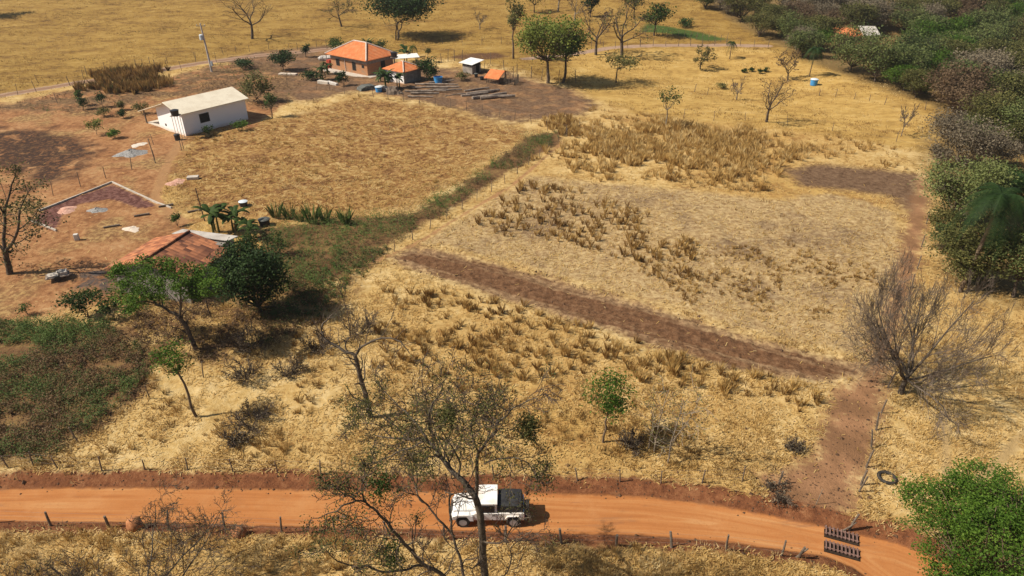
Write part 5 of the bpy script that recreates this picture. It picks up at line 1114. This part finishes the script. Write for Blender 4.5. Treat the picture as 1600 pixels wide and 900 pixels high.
# heaps
def heap(name, label, mat, u, v, rx, ry_, h, sd):
    rr = np.random.RandomState(sd); b = GF(u, v); V = []; F = []; k = 22; rows = 7
    for j in range(rows+1):
        t = j/rows
        for i in range(k): a = 2*math.pi*i/k; q = 1+rr.normal(0, .05)+.16*math.sin(2*a+sd)+.1*math.sin(5*a+2*sd); V.append((rx*t*q*math.cos(a), ry_*t*q*math.sin(a), h*(1-t)**1.25*(1+rr.normal(0, .1))-.06*t))
    for j in range(rows):
        for i in range(k): F.append((j*k+i, (j+1)*k+i, (j+1)*k+(i+1) % k, j*k+(i+1) % k))
    simple(name, label, 'heap', MB().add(V, F), mat, b, 0, bevel=0, smooth=False)
heap('gravel_heap', 'grey gravel heap on the orange earth below the white house', 'gravel', 207, 240, 1.9, 1.5, .6, 1)
heap('gravel_heap', 'low grey gravel heap inside the concrete footing', 'gravel', 152, 329, 1.25, 1.1, .35, 2)
heap('sand_heap', 'flat pale sand patch beyond the tiled roof', 'sand', 205, 358, 1.15, 1.0, .12, 3)
heap('sand_heap', 'low pink brown sand heap inside the concrete footing', 'pink_sand', 104, 329, 1.2, 1.3, .22, 4)
heap('pink_sand_heap', 'flat pink sand spread by the footpath with a slab on it', 'pink_sand', 278, 285, 1.9, 2.0, .14, 5)
heap('sand_heap', 'pale grey sand spread right of the gravel heap', 'concrete_pale', 222, 225, 1.5, 1.6, .08, 6)
m = MB(); m.box((-.6,-.35,0), (.6,.35,.3)); simple('concrete_slab', 'concrete block slab on the pink sand', 'slab', m, 'concrete', GF(302,280), math.radians(12), bevel=.03)
m = MB(); m.box((-.2,-.16,0), (.2,.16,.6)); simple('white_bucket', 'small white container on the orange earth left of the tiled roof', 'container', m, 'white_thing', GF(121,375), .2, bevel=.04)
for i, (u, v, lb) in enumerate([(175,355,'short dark plank beside the pale sand patch'), (222,337,'short dark plank between the footing and the sand patch'), (260,323,'thick dark beam at the right corner of the concrete footing'), (305,330,'thin dark pole lying on the meadow edge by the bananas')]):
    m = MB(); m.box((-.7,-.09,0), (.7,.09,.16)); simple('wooden_plank', lb, 'plank', m, 'wood_dark', GF(u, v), math.radians(28), bevel=.01)
# footing: low concrete strips
rt = thing('concrete_footing', 'low concrete footing outlining an unbuilt house on the orange earth', 'footing', GF(175,286)); o0 = GF(175,286)
for a, c in (((62,330),(175,285)), ((175,285),(246,318)), ((246,318),(268,326)), ((48,345),(88,361))):
    p, q = GF(*a)-o0, GF(*c)-o0; d = q-p; ln = np.linalg.norm(d[:2]); n_ = np.array([-d[1], d[0], 0])/ln*.065; zt = .17
    m = MB(); m.prism([p-n_+[0,0,zt], q-n_+[0,0,zt], q+n_+[0,0,zt], p+n_+[0,0,zt]], .5); m.build('footing_strip', M['concrete'], rt)
# cart of scrap by the left tree
b = GF(92, 436); rt = thing('scrap_trailer', 'low flat trailer loaded with grey scrap in the shade of the left edge tree', 'trailer', b, math.radians(28))
m = MB(); m.box((-.85,-.5,.3), (.85,.5,.38)); m.build('bed', M['wood_log'], rt); m = MB(); m.box((-.7,-.4,.381), (.1,.3,.5)); m.box((.2,-.3,.381), (.75,.35,.62)); m.lump((.3,.1,.6), (.3,.25,.15), r_, .3); m.build('scrap', M['concrete'], rt)
for y in (-.62, .5): m = MB(); m.tube([(0,y,.25),(0,y+.12,.25)], .25, 14); m.build('wheel', M['rubber'], rt)
# termite mounds
for i, (u, v, r, lb) in enumerate([(212,822,.42,'round red earth mound on the lower road bank with a dry sprig'), (374,834,.36,'smaller red earth lump right of the fourth lower fence post'), (1437,755,.1,'tiny dark clod on the straw near the tyre')][:2]):
    m = MB(); m.lump((0,0,r*.5), (r,r*.9,r), np.random.RandomState(i), .16, 14); simple('earth_mound', lb, 'mound', m, 'red_earth', GF(u, v), 0, bevel=0, smooth=True)
# tyre
b = GF(1385, 749); rt = thing('old_tyre', 'old black tyre lying in the straw right of the lane fence', 'tyre', b); m = MB(); k = 28
V = [((.42+.10*math.cos(p_))*math.cos(2*math.pi*i/k), (.42+.10*math.cos(p_))*math.sin(2*math.pi*i/k), .09+.08*math.sin(p_)) for i in range(k) for p_ in [2*math.pi*j/8 for j in range(8)]]
m.add(V, [(i*8+j, ((i+1) % k)*8+j, ((i+1) % k)*8+(j+1) % 8, i*8+(j+1) % 8) for i in range(k) for j in range(8)]); m.build('tyre_ring', M['rubber'], rt, smooth=True)
# clods and dung on the soil (stuff)
X, Y = scatter(5200, 380, 800, 600, 1460); k = (zsd('plough', X, Y) < .8) | (zsd('lane', X, Y) < 1.2) | ((rs.uniform(size=len(X)) < .16) & (bare(X, Y) > 0)); X, Y = X[k], Y[k]
x2, y2 = scatter(3000, 735, 905); s2 = zsd('road', x2, y2); k = (s2 > -.35) & (s2 < 1.0) & (rs.uniform(size=len(x2)) < np.where(s2 < 0, .25, .8)); X = np.concatenate([X, x2[k]]); Y = np.concatenate([Y, y2[k]])
V = []; F = []; n = 0; o8 = np.array([[1,0,0],[0,1,0],[-1,0,0],[0,-1,0],[0,0,1]], float); f8 = np.array([[0,1,4],[1,2,4],[2,3,4],[3,0,4]])
zz = hfull(X, Y); sz = rs.uniform(.03, .085, len(X))*np.where(rs.uniform(size=len(X)) < .06, 2.0, 1)
VV = (o8[None]*sz[:, None, None]*rs.uniform(.6, 1.3, (len(X), 5, 3))*[1, 1, .7]+np.stack([X, Y, zz], 1)[:, None]).reshape(-1, 3); FF = (f8[None]+np.arange(len(X))[:, None, None]*5).reshape(-1, 3)
M['clod'] = weathered('clod', (.05,.028,.016), (.12,.065,.035), 3)
tag(np_mesh('soil_clods', VV, FF, M['clod']), 'dark clods scattered over the ploughed strip and lane', 'clods', kind='stuff')

# ------------------------------------------------------------------ air
HZ = MB().box((-420, -60, -6), (420, 900, 70)).build('haze', None); tag(HZ, 'thin warm haze over the farm and the wooded hill', 'haze', kind='stuff')
hm = bpy.data.materials.new('haze'); hm.use_nodes = True; hm.node_tree.nodes.clear(); ho = hm.node_tree.nodes.new('ShaderNodeOutputMaterial'); hv = hm.node_tree.nodes.new('ShaderNodeVolumePrincipled')
hv.inputs['Color'].default_value = (.86, .88, .9, 1); hv.inputs['Density'].default_value = .0002; hv.inputs['Anisotropy'].default_value = .3
hm.node_tree.links.new(hv.outputs[0], ho.inputs['Volume']); HZ.data.materials.append(hm)

# ------------------------------------------------------------------ cattle grid
M['shade_paint'] = weathered('painted shade', (.022,.014,.01), (.045,.028,.018), 4)  # near black, painted shade for below the grid rails
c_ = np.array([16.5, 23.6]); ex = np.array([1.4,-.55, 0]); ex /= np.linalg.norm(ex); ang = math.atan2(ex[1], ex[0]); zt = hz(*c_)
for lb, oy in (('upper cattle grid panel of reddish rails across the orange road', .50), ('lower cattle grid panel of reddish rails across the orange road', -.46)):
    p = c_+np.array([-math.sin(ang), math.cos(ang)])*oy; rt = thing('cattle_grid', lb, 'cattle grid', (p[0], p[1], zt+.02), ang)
    for y in (-.16, .22):
        m = MB(); m.box((-.80,y,.02), (.80,y+.06,.09)); m.build('bearer', M['steel_rust'], rt)
    for i in range(9):
        m = MB(); m.box((-.77+i*.18,-.26,.091), (-.77+i*.18+.06,.34,.13)); m.build('rail', M['steel_rust'], rt)
    m = MB(); m.box((-.82,-.36,-.12), (.82,.32,.012)); m.build('shade_sheet', M['shade_paint'], rt)  # no pit is dug: its shade is painted as a dark sheet

# ------------------------------------------------------------------ white pickup
M['car_white'] = weathered('white paint', (.80,.80,.79), (.68,.60,.51), 1.6, .35, .02, .5)
M['glass'] = weathered('dark glass', (.015,.018,.02), (.02,.022,.025), 1, .08, .0, .6)
M['canvas'] = weathered('black canvas', (.016,.016,.018), (.035,.034,.034), 2.5, .75, .4, .3)
M['rim'] = weathered('rim', (.30,.28,.26), (.42,.40,.38), 3, .5, .1, .5)
M['lamp_glass'] = weathered('lamp', (.6,.6,.58), (.7,.7,.68), 2, .15, 0, .6); M['lamp_red'] = weathered('tail lamp', (.35,.02,.015), (.3,.02,.015), 2, .3, 0, .5)
tx, ty = -1.22, 25.35; rt = thing('pickup_truck', 'small boxy white pickup with a black canvas over its bed on the orange road', 'pickup', (tx, ty, hz(tx, ty)), math.radians(180))
m = MB(); m.extr([(-1.85,.45),(1.85,.45),(1.85,.82),(.70,.88),(.70,.95),(-1.85,.95)], -.66, .66); m.build('body', M['car_white'], rt, bevel=.05)
m = MB(); m.extr([(.60,.85),(1.82,.80),(1.80,.98),(1.70,1.02),(.60,1.06)], -.48, .48); m.build('hood', M['car_white'], rt, bevel=.05)
for s in (-1, 1):
    m = MB(); m.extr([(.72,.5),(.78,.82),(.98,.93),(1.55,.93),(1.80,.84),(1.84,.66),(1.62,.66),(1.52,.80),(1.08,.80),(.92,.5)], s*.50 if s > 0 else -.77, .77 if s > 0 else -.50); m.build('fender', M['car_white'], rt, bevel=.02)
    m = MB(); m.extr([(-1.72,.66),(-1.60,.84),(-1.0,.84),(-.86,.66),(-.96,.66),(-1.05,.78),(-1.55,.78),(-1.64,.66)], s*.665 if s > 0 else -.76, .76 if s > 0 else -.665); m.build('fender', M['car_white'], rt, bevel=.02)
    m = MB(); m.box((-.42,.662*s-.015,.50), (.62,.662*s+.015,.95)); d = m.build('door', M['car_white'], rt, bevel=.01); m = MB(); m.box((-.34,.68*s-.012,.84), (-.2,.68*s+.012,.87)); m.build('handle', M['frame'], d)
    m = MB(); m.extr([(-.34,1.0),(.50,1.0),(.40,1.45),(-.34,1.45)], s*.63-.012, s*.63+.012); m.build('side_window', M['glass'], rt)
    m = MB(); m.lathe([(.10,0),(.10,.02),(.06,.05)], 14); h_ = m.build('headlight', M['lamp_glass'], rt); h_.rotation_euler = (0, math.pi/2, 0); h_.location = (1.845, s*.55, .74)
    m = MB(); m.box((-1.88,s*.55-.07,.62), (-1.852,s*.55+.07,.78)); m.build('tail_light', M['lamp_red'], rt)
    m = MB(); m.box((.52,s*.78-.07,1.02), (.56,s*.78+.07,1.20)); m.build('mirror', M['frame'], rt)
m = MB(); m.extr([(-.46,.955),(.62,.955),(.46,1.56),(-.46,1.56)], -.62, .62); m.build('cab', M['car_white'], rt, bevel=.04)
m = MB(); m.extr([(-.50,1.565),(.50,1.565),(.48,1.64),(-.48,1.64)], -.67, .67); m.build('cab_roof', M['car_white'], rt, bevel=.03)
m = MB(); m.extr([(.628,1.06),(.645,1.06),(.51,1.50),(.493,1.50)], -.55, .55); m.build('windscreen', M['glass'], rt)
m = MB(); m.extr([(-1.80,.955),(-.50,.955),(-.50,1.42),(-.9,1.44),(-1.3,1.43),(-1.72,1.40)], -.60, .60); m.build('bed_cover', M['canvas'], rt, bevel=.05)
m = MB(); m.box((1.86,-.72,.42), (1.98,.72,.56)); m.build('bumper', M['frame'], rt, bevel=.02); m = MB(); m.box((-1.98,-.68,.42), (-1.86,.68,.54)); m.build('bumper', M['frame'], rt, bevel=.02)
m = MB(); m.box((1.855,-.35,.60), (1.875,.35,.86)); m.build('grille', M['frame'], rt)
for x in (1.28, -1.30):
    for s in (-1, 1):
        y0 = s*.64; m = MB(); m.lathe([(.20,-.10),(.33,-.10),(.36,-.07),(.36,.07),(.33,.10),(.20,.10)], 22); t_ = m.build('wheel', M['rubber'], rt); t_.rotation_euler = (math.pi/2, 0, 0); t_.location = (x, y0, .36)
        m = MB(); m.lathe([(.205,-.105),(.205,.105),(.12,.11),(.05,.115)], 18); m.build('rim', M['rim'], t_)
m = MB(); m.lathe([(.16,-.09),(.31,-.09),(.34,-.06),(.34,.06),(.31,.09),(.16,.09)], 22); t_ = m.build('spare_wheel', M['rubber'], rt); t_.rotation_euler = (0, math.pi/2, 0); t_.location = (-2.02, .1, .88)

# ------------------------------------------------------------------ utility pole
b = GF(331, 112); rt = thing('utility_pole', 'tall concrete utility pole with a transformer beside the farm track', 'utility pole', b, 0)
m = MB(); m.tube([(0,0,-.4),(-.1,0,4),(-.25,0,8.0)], [.2,.16,.11], 8); m.build('pole', M['pole_conc'], rt)
m = MB(); m.box((-1.0,-.06,7.5), (.55,.06,7.62)); m.build('crossarm', M['wood_log'], rt)
for x in (-.9, -.25, .45): m = MB(); m.lathe([(.05,0),(.07,.08),(.04,.2)], 8, (x, 0, 7.62)); m.build('insulator', M['white_thing'], rt)
m = MB(); m.lathe([(.3,5.3),(.32,5.35),(.32,6.1),(.2,6.2)], 14, (-.55, 0, 0)); m.build('transformer', M['lid_white'], rt)
m = MB(); m.box((.12,-.18,1.0), (.4,.18,1.7)); m.build('meter_box', M['lid_white'], rt)
